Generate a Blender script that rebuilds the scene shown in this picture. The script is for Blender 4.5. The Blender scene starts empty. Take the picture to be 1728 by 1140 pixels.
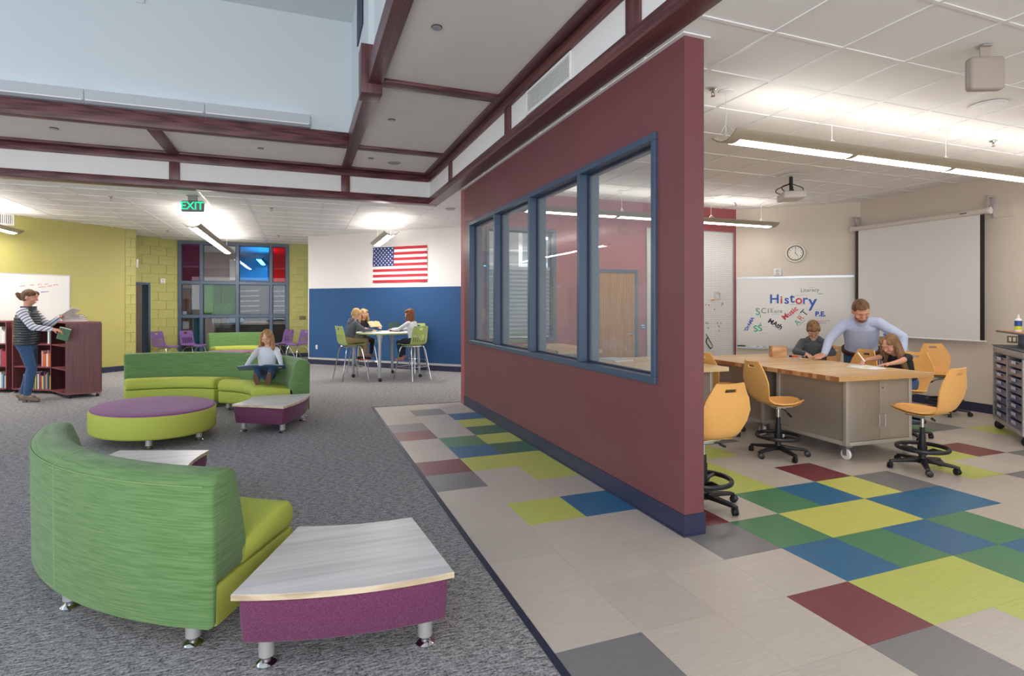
import bpy, bmesh, math, random
from math import sin, cos, pi, radians, sqrt, atan2
from mathutils import Vector, Matrix, Euler, noise as mnoise
random.seed(7)
SC = bpy.context.scene
COL = SC.collection
# ------------------------------------------------------------------ camera
cam = bpy.data.cameras.new('camera'); camo = bpy.data.objects.new('camera', cam); COL.objects.link(camo)
CAM_YAW = atan2(359.0, 940.0)
camo.location = (0, 0, 1.4)
camo.rotation_euler = (pi/2, 0, -CAM_YAW)
cam.sensor_width = 36.0; cam.lens = 940.0/1728.0*36.0
cam.shift_y = -55.0/1728.0
cam.clip_start = 0.05; cam.clip_end = 200
SC.camera = camo
# ------------------------------------------------------------------ world, exposure
SC.view_settings.view_transform = 'Standard'; SC.view_settings.look = 'None'
SC.view_settings.gamma = 1.0; SC.view_settings.use_curve_mapping = False
SC.view_settings.exposure = 0.74
w = bpy.data.worlds.new('world'); SC.world = w; w.use_nodes = True
w.node_tree.nodes['Background'].inputs[0].default_value = (0.93, 0.96, 1.0, 1)
w.node_tree.nodes['Background'].inputs[1].default_value = 1.05
def area(name, loc, rot, sx, sy, power, col=(1, 1, 1)):
    l = bpy.data.lights.new(name, 'AREA'); l.shape = 'RECTANGLE'; l.size = sx; l.size_y = sy
    l.energy = power; l.color = col
    o = bpy.data.objects.new(name, l); COL.objects.link(o); o.location = loc; o.rotation_euler = rot
    return o
# daylight through the clerestory windows of the tall light well (left side, facing the well)
area('clerestory_daylight', (-6.9, 3.4, 4.45), (0, radians(-62), 0), 1.2, 7.0, 52, (0.52, 0.70, 1.0))
# unseen fill light behind the camera, added to brighten the lounge
area('lounge_front_fill', (-2.6, -3.05, 1.7), (radians(90), 0, 0), 6.0, 2.6, 190, (0.93, 0.96, 1.0))
# ------------------------------------------------------------------ helpers
def lin(h):
    h = h.lstrip('#'); out = []
    for i in (0, 2, 4):
        c = int(h[i:i+2], 16)/255.0
        out.append(c/12.92 if c <= 0.04045 else ((c+0.055)/1.055)**2.4)
    return tuple(out)
class Nd:
    def __init__(s, name):
        s.m = bpy.data.materials.new(name); s.m.use_nodes = True; s.t = s.m.node_tree
        s.b = s.t.nodes['Principled BSDF']; s.o = s.t.nodes['Material Output']
    def n(s, typ, **k):
        x = s.t.nodes.new(typ)
        for a, v in k.items():
            if isinstance(a, str) and hasattr(x, a): setattr(x, a, v)
            else: x.inputs[a.replace('_', ' ')].default_value = v
        return x
    def l(s, a, b): s.t.links.new(a, b)
MATS = {}
def mat(name, col, rough=0.5, metal=0.0, var=0.0, scale=(20, 20, 20), det=3.0, bump=0.0, spec=0.5, emit=0.0, coat=0.0, coord='Object', col2=None, dist=0.0):
    """principled material: colour with optional procedural noise (stretched by scale) and fine relief"""
    if name in MATS: return MATS[name]
    d = Nd(name); c = lin(col) if isinstance(col, str) else col
    b = d.b; b.inputs['Base Color'].default_value = (*c, 1); b.inputs['Roughness'].default_value = rough
    b.inputs['Metallic'].default_value = metal; b.inputs['Specular IOR Level'].default_value = spec
    if coat: b.inputs['Coat Weight'].default_value = coat; b.inputs['Coat Roughness'].default_value = 0.15
    if emit:
        b.inputs['Emission Color'].default_value = (*c, 1); b.inputs['Emission Strength'].default_value = emit
    if var or bump or col2:
        tc = d.n('ShaderNodeTexCoord'); mp = d.n('ShaderNodeMapping'); mp.inputs['Scale'].default_value = scale
        d.l(tc.outputs[coord], mp.inputs[0])
        nz = d.n('ShaderNodeTexNoise'); nz.inputs['Scale'].default_value = 1.0; nz.inputs['Detail'].default_value = det
        nz.inputs['Distortion'].default_value = dist
        d.l(mp.outputs[0], nz.inputs['Vector'])
        if var or col2:
            rp = d.n('ShaderNodeValToRGB'); e = rp.color_ramp.elements
            if col2:
                c2 = lin(col2); e[0].color = (*c, 1); e[1].color = (*c2, 1)
            else:
                e[0].color = (*[max(0, v*(1-var)) for v in c], 1); e[1].color = (*[min(1, v*(1+var)) for v in c], 1)
            e[0].position = 0.33; e[1].position = 0.67
            d.l(nz.outputs['Fac'], rp.inputs[0]); d.l(rp.outputs[0], b.inputs['Base Color'])
        if bump:
            bp = d.n('ShaderNodeBump'); bp.inputs['Strength'].default_value = bump; bp.inputs['Distance'].default_value = 0.004
            d.l(nz.outputs['Fac'], bp.inputs['Height']); d.l(bp.outputs[0], b.inputs['Normal'])
    MATS[name] = d.m; return d.m
def emis(name, col, strength):
    if name in MATS: return MATS[name]
    d = Nd(name); e = d.n('ShaderNodeEmission'); e.inputs[0].default_value = (*lin(col), 1); e.inputs[1].default_value = strength
    d.l(e.outputs[0], d.o.inputs[0]); MATS[name] = d.m; return d.m
def glass(name, tint, veil=0.0, refl=1.0):
    """thin pane: tinted transmission, mirror reflection by Fresnel, optional white diffuse part painting in reflected light"""
    if name in MATS: return MATS[name]
    d = Nd(name); tr = d.n('ShaderNodeBsdfTransparent'); tr.inputs[0].default_value = (*lin(tint), 1)
    gl = d.n('ShaderNodeBsdfGlossy'); gl.inputs['Roughness'].default_value = 0.0
    gl.inputs[0].default_value = (refl, refl, refl, 1)
    lw = d.n('ShaderNodeLayerWeight'); pw = d.n('ShaderNodeMath', operation='POWER'); pw.inputs[1].default_value = 5.0; d.l(lw.outputs['Facing'], pw.inputs[0])
    fr = d.n('ShaderNodeMath', operation='MULTIPLY_ADD'); fr.inputs[1].default_value = 0.45; fr.inputs[2].default_value = 0.03; d.l(pw.outputs[0], fr.inputs[0])
    mx = d.n('ShaderNodeMixShader'); d.l(fr.outputs[0], mx.inputs[0]); d.l(tr.outputs[0], mx.inputs[1]); d.l(gl.outputs[0], mx.inputs[2])
    last = mx
    if veil:
        df = d.n('ShaderNodeBsdfDiffuse'); df.inputs[0].default_value = (0.85, 0.86, 0.9, 1)
        m2 = d.n('ShaderNodeMixShader'); m2.inputs[0].default_value = veil
        d.l(mx.outputs[0], m2.inputs[1]); d.l(df.outputs[0], m2.inputs[2]); last = m2
    d.l(last.outputs[0], d.o.inputs[0]); MATS[name] = d.m; return d.m
def tag(o, label=None, cat=None, group=None, kind=None):
    if label: o['label'] = label
    if cat: o['category'] = cat
    if group: o['group'] = group
    if kind: o['kind'] = kind
    return o
def thing(name, label, cat, loc=(0, 0, 0), rz=0.0, group=None):
    o = bpy.data.objects.new(name, None); COL.objects.link(o); o.location = loc; o.rotation_euler = (0, 0, rz)
    o.empty_display_size = 0.1
    return tag(o, label, cat, group)
def link(name, me, m, parent=None):
    o = bpy.data.objects.new(name, me); COL.objects.link(o)
    if m is not None:
        me.materials.clear(); me.materials.append(m)
    if parent is not None: o.parent = parent
    return o
def inst(src, name, parent=None, loc=None, rot=None, scale=None, m=None):
    """copy of a mesh object sharing its data; m overrides the material on the object"""
    o = src.copy(); COL.objects.link(o); o.name = name; o.parent = parent
    if loc is not None: o.location = loc
    if rot is not None: o.rotation_euler = rot
    if scale is not None: o.scale = scale
    if m is not None:
        o.material_slots[0].link = 'OBJECT'; o.material_slots[0].material = m
    return o
def kids(o): return [c for c in bpy.data.objects if c.parent == o]
def dup(root, loc, rz, label=None, group=None):
    r = root.copy(); COL.objects.link(r); r.location = loc; r.rotation_euler = (0, 0, rz)
    tag(r, label, None, group)
    for ch in kids(root):
        c = ch.copy(); COL.objects.link(c); c.parent = r
        for g in kids(ch):
            e = g.copy(); COL.objects.link(e); e.parent = c
    return r
class B:
    """collects shapes into one bmesh"""
    def __init__(s): s.bm = bmesh.new()
    def _new(s, vs): return [s.bm.verts.new(v) for v in vs]
    def face(s, vs):
        try: return s.bm.faces.new(vs)
        except ValueError: return None
    def box(s, x0, x1, y0, y1, z0, z1, M=None):
        c = [Vector((x, y, z)) for z in (z0, z1) for y in (y0, y1) for x in (x0, x1)]
        if M is not None: c = [M @ v for v in c]
        v = s._new(c)
        for f in ((0, 2, 3, 1), (4, 5, 7, 6), (0, 1, 5, 4), (2, 6, 7, 3), (0, 4, 6, 2), (1, 3, 7, 5)): s.face([v[i] for i in f])
        return s
    def prism(s, poly, z0, z1, M=None):
        n = len(poly); a = [Vector((p[0], p[1], z0)) for p in poly]; b = [Vector((p[0], p[1], z1)) for p in poly]
        if M is not None: a = [M @ v for v in a]; b = [M @ v for v in b]
        a = s._new(a); b = s._new(b); s.face(a[::-1]); s.face(b)
        for i in range(n): s.face([a[i], a[(i+1) % n], b[(i+1) % n], b[i]])
        return s
    def loft(s, rings, cap=True, closed=False):
        R = [s._new(r) for r in rings]; n = len(R[0])
        for k in range(len(R) if closed else len(R)-1):
            a = R[k]; b = R[(k+1) % len(R)]
            for i in range(n): s.face([a[i], a[(i+1) % n], b[(i+1) % n], b[i]])
        if cap and not closed: s.face(R[0][::-1]); s.face(R[-1])
        return s
    def cyl(s, p0, p1, r0, r1=None, n=14, cap=True):
        p0 = Vector(p0); p1 = Vector(p1); r1 = r0 if r1 is None else r1
        d = (p1-p0).normalized(); u = d.orthogonal().normalized(); v = d.cross(u)
        f = lambda p, r: [p+u*(r*cos(2*pi*i/n))+v*(r*sin(2*pi*i/n)) for i in range(n)]
        return s.loft([f(p0, r0), f(p1, r1)], cap)
    def tube(s, pts, r, n=8, closed=False):
        P = [Vector(p) for p in pts]; rings = []; N = len(P); up = None
        for k in range(N):
            a = P[(k-1) % N] if (closed or k > 0) else P[k]; b = P[(k+1) % N] if (closed or k < N-1) else P[k]
            d = (b-a).normalized()
            if up is None: up = d.orthogonal().normalized()
            up = (up-d*up.dot(d)); up = up.normalized() if up.length > 1e-6 else d.orthogonal().normalized()
            v = d.cross(up); rr = r[k] if isinstance(r, (list, tuple)) else r
            rings.append([P[k]+up*(rr*cos(2*pi*i/n))+v*(rr*sin(2*pi*i/n)) for i in range(n)])
        return s.loft(rings, True, closed)
    def lathe(s, prof, c=(0, 0, 0), n=20, M=None):
        c = Vector(c); rings = []
        for r, z in prof:
            ring = [Vector((max(r, 1e-4)*cos(2*pi*i/n), max(r, 1e-4)*sin(2*pi*i/n), z)) for i in range(n)]
            rings.append([(M @ v if M is not None else v)+c for v in ring])
        return s.loft(rings, True)
    def ell(s, c, r, M=None, nu=16, nv=10):
        c = Vector(c); rings = []
        for j in range(1, nv):
            t = pi*j/nv-pi/2
            ring = [Vector((r[0]*cos(t)*cos(2*pi*i/nu), r[1]*cos(t)*sin(2*pi*i/nu), r[2]*sin(t))) for i in range(nu)]
            rings.append([(M @ v if M is not None else v)+c for v in ring])
        R = [s._new(q) for q in rings]
        for k in range(len(R)-1):
            for i in range(nu): s.face([R[k][i], R[k][(i+1) % nu], R[k+1][(i+1) % nu], R[k+1][i]])
        pb = Vector((0, 0, -r[2])); pt = Vector((0, 0, r[2]))
        if M is not None: pb = M @ pb; pt = M @ pt
        a, b = s._new([pb+c, pt+c])
        for i in range(nu):
            s.face([a, R[0][(i+1) % nu], R[0][i]]); s.face([b, R[-1][i], R[-1][(i+1) % nu]])
        return s
    def cone(s, p0, p1, r0, r1, n=14, m=4):
        """capsule with two radii"""
        p0 = Vector(p0); p1 = Vector(p1); d = (p1-p0); L = d.length
        d = d.normalized() if L > 1e-6 else Vector((0, 0, 1)); u = d.orthogonal().normalized(); v = d.cross(u); rings = []
        for k in range(m+1):
            t = -pi/2+pi/2*k/m*0.98+0.02; rings.append((p0+d*(r0*sin(t)), r0*cos(t)))
        for k in range(m+1):
            t = pi/2*k/m*0.98; rings.append((p1+d*(r1*sin(t)), r1*cos(t)))
        return s.loft([[p+u*(r*cos(2*pi*i/n))+v*(r*sin(2*pi*i/n)) for i in range(n)] for p, r in rings])
    def grid(s, P, skip=()):
        """P[j][i] points"""
        V = [s._new(r) for r in P]
        for j in range(len(V)-1):
            for i in range(len(V[0])-1):
                if (j, i) not in skip: s.face([V[j][i], V[j][i+1], V[j+1][i+1], V[j+1][i]])
        return s
    def solid(s, th):
        bmesh.ops.recalc_face_normals(s.bm, faces=s.bm.faces)
        bmesh.ops.solidify(s.bm, geom=s.bm.faces[:], thickness=th); return s
    def mesh(s, name, smooth=True, bevel=0.0, seg=2, ang=40):
        bm = s.bm; bmesh.ops.recalc_face_normals(bm, faces=bm.faces)
        if bevel:
            es = [e for e in bm.edges if len(e.link_faces) == 2 and e.calc_face_angle(0) > radians(30)]
            bmesh.ops.bevel(bm, geom=es, offset=bevel, segments=seg, profile=0.5, affect='EDGES', clamp_overlap=True)
        me = bpy.data.meshes.new(name); bm.to_mesh(me); bm.free()
        if smooth and len(me.polygons):
            me.shade_smooth(); me.set_sharp_from_angle(angle=radians(ang))
        return me
    def out(s, name, m, parent=None, smooth=True, bevel=0.0, seg=2, ang=40, **t):
        o = link(name, s.mesh(name, smooth, bevel, seg, ang), m, parent)
        if t: tag(o, **t)
        return o
def RZ(a, c=(0, 0, 0)): return Matrix.Translation(Vector(c)) @ Matrix.Rotation(a, 4, 'Z')
def struct(name, b, m, parent=None, **k):
    o = b.out(name, m, parent, **k)
    if parent is None: o['kind'] = 'structure'
    return o
def text(name, body, size, m, parent=None, M=None, ext=0.0015, bold=0.0, shear=0.0, align='CENTER', space=1.0):
    """lettering as flat raised mesh; M maps text plane (x right, y up, z out)"""
    c = bpy.data.curves.new(name, 'FONT'); c.body = body; c.size = size; c.extrude = ext; c.offset = bold; c.shear = shear
    c.align_x = align; c.align_y = 'CENTER'; c.space_character = space; c.resolution_u = 3
    o = bpy.data.objects.new(name, c); COL.objects.link(o)
    dg = bpy.context.evaluated_depsgraph_get(); me = bpy.data.meshes.new_from_object(o.evaluated_get(dg))
    bpy.data.objects.remove(o); bpy.data.curves.remove(c)
    if M is not None: me.transform(M)
    me.name = name
    return link(name, me, m, parent)
def plane_frame(p, right, up=(0, 0, 1)):
    r = Vector(right).normalized(); u = Vector(up).normalized(); n = r.cross(u).normalized()
    M = Matrix((r, u, n)).transposed().to_4x4(); return Matrix.Translation(Vector(p)) @ M
def proj(x, y, z):
    c_, s_ = cos(CAM_YAW), sin(CAM_YAW); l = x*c_-y*s_; d = x*s_+y*c_
    return (864+940*l/d, 515-940*(z-1.4)/d, d) if d > 0.2 else (-9999, 0, d)
def visible(pts, mg=60):
    """roughly inside what the photograph can see (pieces far outside are covered by the plain base)"""
    q = [p for p in (proj(*p) for p in pts) if p[2] > 0.2]
    if not q: return False
    return max(p[0] for p in q) > -mg and min(p[0] for p in q) < 1728+mg and max(p[1] for p in q) > -mg and min(p[1] for p in q) < 1140+mg
# ------------------------------------------------------------------ materials of the setting
def grain(name, c0, c1, axis, fine=60.0, rough=0.38):
    """oak grain: noise stretched along the board plus darker pores"""
    if name in MATS: return MATS[name]
    d = Nd(name); tc = d.n('ShaderNodeTexCoord'); mp = d.n('ShaderNodeMapping')
    sc = [fine*0.5, fine*0.5, fine*0.5]; sc['xyz'.index(axis)] = 1.6; mp.inputs['Scale'].default_value = sc
    d.l(tc.outputs['Object'], mp.inputs[0])
    n1 = d.n('ShaderNodeTexNoise'); n1.inputs['Scale'].default_value = 1.0; n1.inputs['Detail'].default_value = 5; n1.inputs['Distortion'].default_value = 0.6
    d.l(mp.outputs[0], n1.inputs['Vector'])
    wv = d.n('ShaderNodeTexWave'); wv.inputs['Scale'].default_value = 0.35; wv.inputs['Distortion'].default_value = 9.0; wv.inputs['Detail'].default_value = 3
    d.l(mp.outputs[0], wv.inputs['Vector'])
    ad = d.n('ShaderNodeMath', operation='MULTIPLY_ADD'); ad.inputs[1].default_value = 0.35; d.l(wv.outputs['Fac'], ad.inputs[0]); d.l(n1.outputs['Fac'], ad.inputs[2])
    rp = d.n('ShaderNodeValToRGB'); e = rp.color_ramp.elements; e[0].color = (*lin(c0), 1); e[1].color = (*lin(c1), 1); e[0].position = 0.42; e[1].position = 0.85
    d.l(ad.outputs[0], rp.inputs[0]); d.l(rp.outputs[0], d.b.inputs['Base Color']); d.b.inputs['Roughness'].default_value = rough
    bp = d.n('ShaderNodeBump'); bp.inputs['Strength'].default_value = 0.15; bp.inputs['Distance'].default_value = 0.002
    d.l(ad.outputs[0], bp.inputs['Height']); d.l(bp.outputs[0], d.b.inputs['Normal'])
    MATS[name] = d.m; return d.m
WX = grain('oak_dark_along_x', '#432021', '#6c3f41', 'x', 110); WY = grain('oak_dark_along_y', '#432021', '#6c3f41', 'y', 110); WZ = grain('oak_dark_upright', '#432021', '#6c3f41', 'z', 110)
M_GWB = mat('gypsum_white', '#e2ddd8', 0.6, var=0.02, scale=(3, 3, 3))
M_PANEL = mat('fascia_white', '#e6e4e2', 0.55)
M_RED = mat('wall_paint_maroon', '#744448', 0.42, var=0.04, scale=(2, 2, 2), spec=0.35)
M_REDR = mat('wall_paint_maroon_lit', '#a2555a', 0.5, var=0.03, scale=(2, 2, 2))  # same maroon paint, its stronger lighting painted in as a lighter colour
M_CREAM = mat('wall_paint_cream', '#d6cabb', 0.6, var=0.02, scale=(2, 2, 2))
M_WHITEW = mat('wall_paint_white', '#e4e1df', 0.6, var=0.015, scale=(2, 2, 2))
M_YEL = mat('wall_paint_olive_yellow', '#b0a962', 0.5, var=0.04, scale=(1.2, 1.2, 1.2))
M_YELB = mat('block_paint_olive_yellow', '#aeaa62', 0.5, var=0.07, scale=(9, 9, 9), bump=0.25)
M_NAVY = mat('rubber_base_navy', '#2b2f4a', 0.45)
M_FRAME = mat('frame_paint_blue', '#3c4f66', 0.35, spec=0.6)
M_FRAMED = mat('frame_gasket_navy', '#1d2740', 0.5)
M_METAL = mat('brushed_steel', '#b9b9b9', 0.28, 0.9)
M_CHROME = mat('chrome', '#d8d8da', 0.08, 1.0)
M_BLACK = mat('black_plastic', '#1a1a1c', 0.4, var=0.1, scale=(30, 30, 30))
M_WHITE = mat('white_paint_metal', '#e8e7e6', 0.4)
M_OFFW = mat('offwhite_plastic', '#ddd8cf', 0.45)
# carpet: salt and pepper loop with faint diagonal ribs
def carpet():
    d = Nd('carpet_grey'); tc = d.n('ShaderNodeTexCoord')
    n1 = d.n('ShaderNodeTexNoise'); n1.inputs['Scale'].default_value = 95; n1.inputs['Detail'].default_value = 4; n1.inputs['Roughness'].default_value = 0.75
    d.l(tc.outputs['Object'], n1.inputs['Vector'])
    mp = d.n('ShaderNodeMapping'); mp.inputs['Rotation'].default_value = (0, 0, radians(38)); mp.inputs['Scale'].default_value = (1, 4.5, 1)
    d.l(tc.outputs['Object'], mp.inputs[0])
    n2 = d.n('ShaderNodeTexNoise'); n2.inputs['Scale'].default_value = 22; n2.inputs['Detail'].default_value = 3; n2.inputs['Roughness'].default_value = 0.7
    d.l(mp.outputs[0], n2.inputs['Vector'])
    ad = d.n('ShaderNodeMath', operation='ADD'); d.l(n1.outputs['Fac'], ad.inputs[0]); d.l(n2.outputs['Fac'], ad.inputs[1])
    rp = d.n('ShaderNodeValToRGB'); e = rp.color_ramp.elements; e[0].position = 0.0; e[1].position = 1.0
    e[0].color = (*lin('#494749'), 1); e[1].color = (*lin('#c2bfc1'), 1)
    mr = d.n('ShaderNodeMapRange'); mr.inputs[1].default_value = 0.80; mr.inputs[2].default_value = 1.22
    d.l(ad.outputs[0], mr.inputs[0]); d.l(mr.outputs[0], rp.inputs[0]); d.l(rp.outputs[0], d.b.inputs['Base Color'])
    d.b.inputs['Roughness'].default_value = 0.95; d.b.inputs['Specular IOR Level'].default_value = 0.1
    bp = d.n('ShaderNodeBump'); bp.inputs['Strength'].default_value = 0.6; bp.inputs['Distance'].default_value = 0.006
    d.l(ad.outputs[0], bp.inputs['Height']); d.l(bp.outputs[0], d.b.inputs['Normal'])
    return d.m
M_CARPET = carpet()
VIN = {k: mat('vinyl_'+k, c, 0.33, var=0.06, scale=(7, 130, 7), det=4, spec=0.5) for k, c in dict(
    beige='#c3b9ae', beige2='#beb4aa', lime='#bfc762', yellow='#cdcc66', blue='#246a94', green='#4a865f', red='#7a363d', grey='#7c7b7c', darkgreen='#2f6b58').items()}
M_TILE = mat('acoustic_tile', '#efeeec', 0.8, var=0.05, scale=(160, 160, 160), det=3, bump=0.25)
M_GRID = mat('ceiling_grid_white', '#eceaea', 0.4)
# ------------------------------------------------------------------ floor
b = B(); b.prism([(-9, -3.2), (0.925, -3.2), (0.925, 7.845), (9, 7.845), (9, 20.5), (-9, 20.5)], -0.12, 0.0)
struct('floor', b, M_CARPET, smooth=False, label='grey flecked loop carpet of the lounge')
b = B(); b.box(0.925, 0.958, -3.2, 7.845, -0.12, 0.003); b.box(0.958, 9, 7.815, 7.845, -0.12, 0.003)
struct('trim_1', b, M_FRAMED, smooth=False, label='dark strip between carpet and vinyl floor')
b = B(); b.box(0.958, 9, -3.2, 7.815, -0.12, -0.004)
vin = struct('floor_2', b, VIN['beige2'], smooth=False, label='vinyl tile floor of the classroom, beige with bright squares')
TX0, TY0, TPX, TPY = 2.19, 1.62, 0.41, 0.414
TC = {}
for k, cells in dict(red=[(0, 0), (0, 3), (4, 4), (9, 4), (-3, 10), (-3, 7)], yellow=[(2, 2), (3, 2), (4, 3)],
        lime=[(1, 0), (2, 0), (2, -1), (2, 4), (2, 5), (3, 6), (7, 3), (8, 4), (12, 5), (-1, 11), (-1, 9), (-2, 7), (-1, 7), (-1, 6), (-2, 4), (3, -2)],
        blue=[(4, 2), (5, 2), (1, 1), (3, 1), (4, 0), (3, 3), (11, 7), (-1, 12), (-2, 8), (-1, 4)],
        green=[(1, 2), (2, 1), (4, 1), (3, 0), (2, 3), (10, 6), (-2, 9)], darkgreen=[(-1, 10), (-1, 8)],
        grey=[(0, -1), (0, 2), (5, 3), (4, 7), (8, 2), (10, 3), (11, 6), (-2, 13), (-3, 11), (-3, 6), (-3, 0)]).items():
    for c in cells: TC[c] = k
b = B(); b.box(-TPX/2+.0006, TPX/2-.0006, -TPY/2+.0006, TPY/2-.0006, -0.004, 0.0)
t0 = None
for i in range(-3, 15):
    for j in range(-9, 15):
        x = TX0+(i+.5)*TPX; y = TY0+(j+.5)*TPY
        if not visible([(x-.2, y-.2, 0), (x+.2, y-.2, 0), (x+.2, y+.2, 0), (x-.2, y+.2, 0)], 30): continue
        if x > 8.35 or x+y > 14.7 or (x > 2.2 and y > 7.5 and j >= 15): continue
        m = VIN[TC.get((i, j), 'beige' if (i*7+j*5) % 3 else 'beige2')]
        if t0 is None:
            t0 = b.out('tile', m, vin, smooth=False); o = t0; o.location = (x, y, 0)
            o.material_slots[0].link = 'OBJECT'; o.material_slots[0].material = m
        else: o = inst(t0, 'tile', vin, (x, y, 0), m=m)
        if TC.get((i, j)) is None and (i+j) % 2: pass
# ------------------------------------------------------------------ ceilings
H = 3.05
b = B(); b.box(-9, 9, 9.12, 20.5, 3.062, 3.16); b.box(2.135, 9, -3.2, 9.12, 3.062, 3.16)
ceil = struct('ceiling', b, M_TILE, smooth=False, label='white acoustic tile ceiling in a white grid')
b = B(); b.box(-.5, .5, -.5, .5, 0, 0.012); ct0 = None; cnt = 0
GX0, GY0, GP = 3.25, 2.58, 0.576
xs = [GX0+k*GP for k in range(-20, 12)]; ys = [GY0+k*GP for k in range(-6, 26)]
def inroom(x, y):
    if x+y > 14.6 and y < 7.6: return False
    if x > 8.4: return False
    if y > 7.7 and x+y > 14.5 and x > 0.4: return False
    if y > 16.2 or x-y < -19.2: return False
    if x < -3.3 and x-y < -17.8: return False
    return True
for i in range(len(xs)-1):
    for j in range(len(ys)-1):
        x0, x1, y0, y1 = xs[i], xs[i+1], ys[j], ys[j+1]
        if x1 <= 2.14 and y1 <= 9.12: continue
        if y0 < 9.12 and x0 < 2.135:
            if y1 > 9.12 and x1 <= 2.14: y0 = 9.12
            elif x1 > 2.135: x0 = 2.135
            else: continue
        cx, cy = (x0+x1)/2, (y0+y1)/2
        if not visible([(x0, y0, H), (x1, y0, H), (x1, y1, H), (x0, y1, H)], 10): continue
        if not any(inroom(px, py) for px in (x0, x1) for py in (y0, y1)): continue
        if x1-x0 < 0.04 or y1-y0 < 0.04: continue
        sx, sy = x1-x0-.004, y1-y0-.004
        if ct0 is None: ct0 = b.out('ceiling_tile', M_TILE, ceil, smooth=False); o = ct0; o.location = (cx, cy, 3.05); o.scale = (sx, sy, 1)
        else: inst(ct0, 'ceiling_tile', ceil, (cx, cy, 3.05), scale=(sx, sy, 1))
        cnt += 1
print('ceiling tiles', cnt)
b = B()
for x in xs:
    if x > 2.14: b.box(x-.012, x+.012, -1.2, 16.2, 3.043, 3.051)
    else: b.box(x-.012, x+.012, 9.12, 16.2, 3.043, 3.051)
for y in ys:
    if y < 9.12: b.box(2.14, 8.4, y-.012, y+.012, 3.0435, 3.051)
    else: b.box(-6.5, 3.4, y-.012, y+.012, 3.0435, 3.051)
b.out('ceiling_grid', M_GRID, ceil, smooth=False)
# raised plaster ceiling round the light well
b = B(); b.box(-9, 1.97, 7.70, 8.93, 3.52, 3.62); b.box(0.66, 1.97, -3.2, 7.70, 3.52, 3.62)
struct('ceiling_2', b, M_GWB, smooth=False, label='raised white plaster ceiling between the oak beams')
M_WELL = mat('light_well_white', '#cdd3d5', 0.65)
b = B(); b.box(-9, 0.75, -3.2, 7.9, 5.17, 5.3); struct('ceiling_3', b, M_WELL, smooth=False, label='high white ceiling of the light well')
b = B(); b.box(-9, 0.75, 7.72, 7.9, 3.62, 5.17); struct('wall_well_far', b, M_WELL, smooth=False, label='tall white far wall of the light well')
b = B(); b.box(0.66, 0.75, 5.0, 7.72, 3.62, 5.17); b.box(0.66, .75, -3.2, 5.0, 3.62, 4.25); b.box(.66, .75, -3.2, 5.0, 5.0, 5.17)
struct('wall_well_right', b, M_WELL, smooth=False, label='white right wall of the light well')
b = B(); b.box(-9, .75, -3.35, -3.2, 3.62, 5.17); struct('wall_well_near', b, M_WELL, smooth=False, label='near wall of the light well')
b = B(); b.box(-9.1, -9, -3.2, 7.9, 3.62, 5.17); struct('wall_well_left', b, M_WELL, smooth=False, label='left wall of the light well')
b = B(); b.box(.70, .72, -3.2, 5.0, 4.25, 5.0)
wn = struct('window_3', b, glass('pane_clerestory', '#9fb4c8'), smooth=False, label='clerestory window high in the light well')
b = B()
for y in (-1.2, .4, 2.0, 3.6, 4.97): b.box(.68, .74, y-.03, y+.03, 4.25, 5.0)
b.out('window_frame', M_FRAMED, wn, smooth=False)
b = B(); b.box(0.645, 0.66, 6.3, 6.9, 4.5, 5.169); wn = struct('window_4', b, M_FRAMED, smooth=False, label='dark edge of a high window')
b = B(); b.box(0.612, 0.74, 5.40, 5.56, 3.862, 5.17); struct('trim_2', b, M_WELL, smooth=False, label='white pilaster above the oak post')
# ------------------------------------------------------------------ oak beams
n = [2]
def trim(b, m, label, **k):
    n[0] += 1; return struct('trim_%d' % n[0], b, m, label=label, **k)
b = B(); b.box(0.603, 0.735, -3.2, 8.82, 3.49, 3.675); trim(b, WY, 'dark oak beam along the light well towards the camera', bevel=.004)
b = B(); b.box(-9, 0.603, 7.62, 7.735, 3.49, 3.672); trim(b, WX, 'dark oak beam under the far side of the light well', bevel=.004)
b = B(); b.box(0.542, 0.738, 5.375, 5.62, 3.40, 3.86); trim(b, WZ, 'short dark oak post hanging at the light well beam', bevel=.004)
b = B(); b.box(0.735, 1.872, 5.28, 5.437, 3.49, 3.525); trim(b, WX, 'flat oak strip across the raised ceiling beside the post', bevel=.003)
b = B(); b.box(0.735, 1.872, 7.60, 7.745, 3.49, 3.525); trim(b, WX, 'flat oak strip across the raised ceiling at the corner', bevel=.003)
for k, x in enumerate((-1.70, -4.0)):
    b = B(); b.box(x, x+.145, 7.735, 8.82, 3.49, 3.525); trim(b, WY, ('flat oak strip across the far raised ceiling', 'flat oak strip across the raised ceiling at the left edge')[k], bevel=.003)
b = B(); b.box(1.872, 1.965, -3.2, 8.82, 3.49, 3.53); trim(b, WY, 'oak edging of the raised ceiling above the partition', bevel=.003)
b = B(); b.box(-9, 1.965, 8.82, 8.925, 3.49, 3.53); trim(b, WX, 'oak edging of the raised ceiling at the far side', bevel=.003)
b = B(); b.box(1.985, 2.125, -3.2, 8.94, 3.148, 3.52); trim(b, M_PANEL, 'white fascia panel band above the partition', smooth=False)
b = B(); b.box(-9, 2.125, 8.94, 9.10, 3.148, 3.52); trim(b, M_PANEL, 'white fascia panel band at the far side', smooth=False)
b = B(); b.box(1.963, 2.135, -3.2, 8.92, 3.045, 3.148); trim(b, WY, 'lower oak fascia beam above the partition', bevel=.004)
b = B(); b.box(-9, 2.135, 8.92, 9.12, 3.045, 3.148); trim(b, WX, 'lower oak fascia beam at the far side', bevel=.004)
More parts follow.
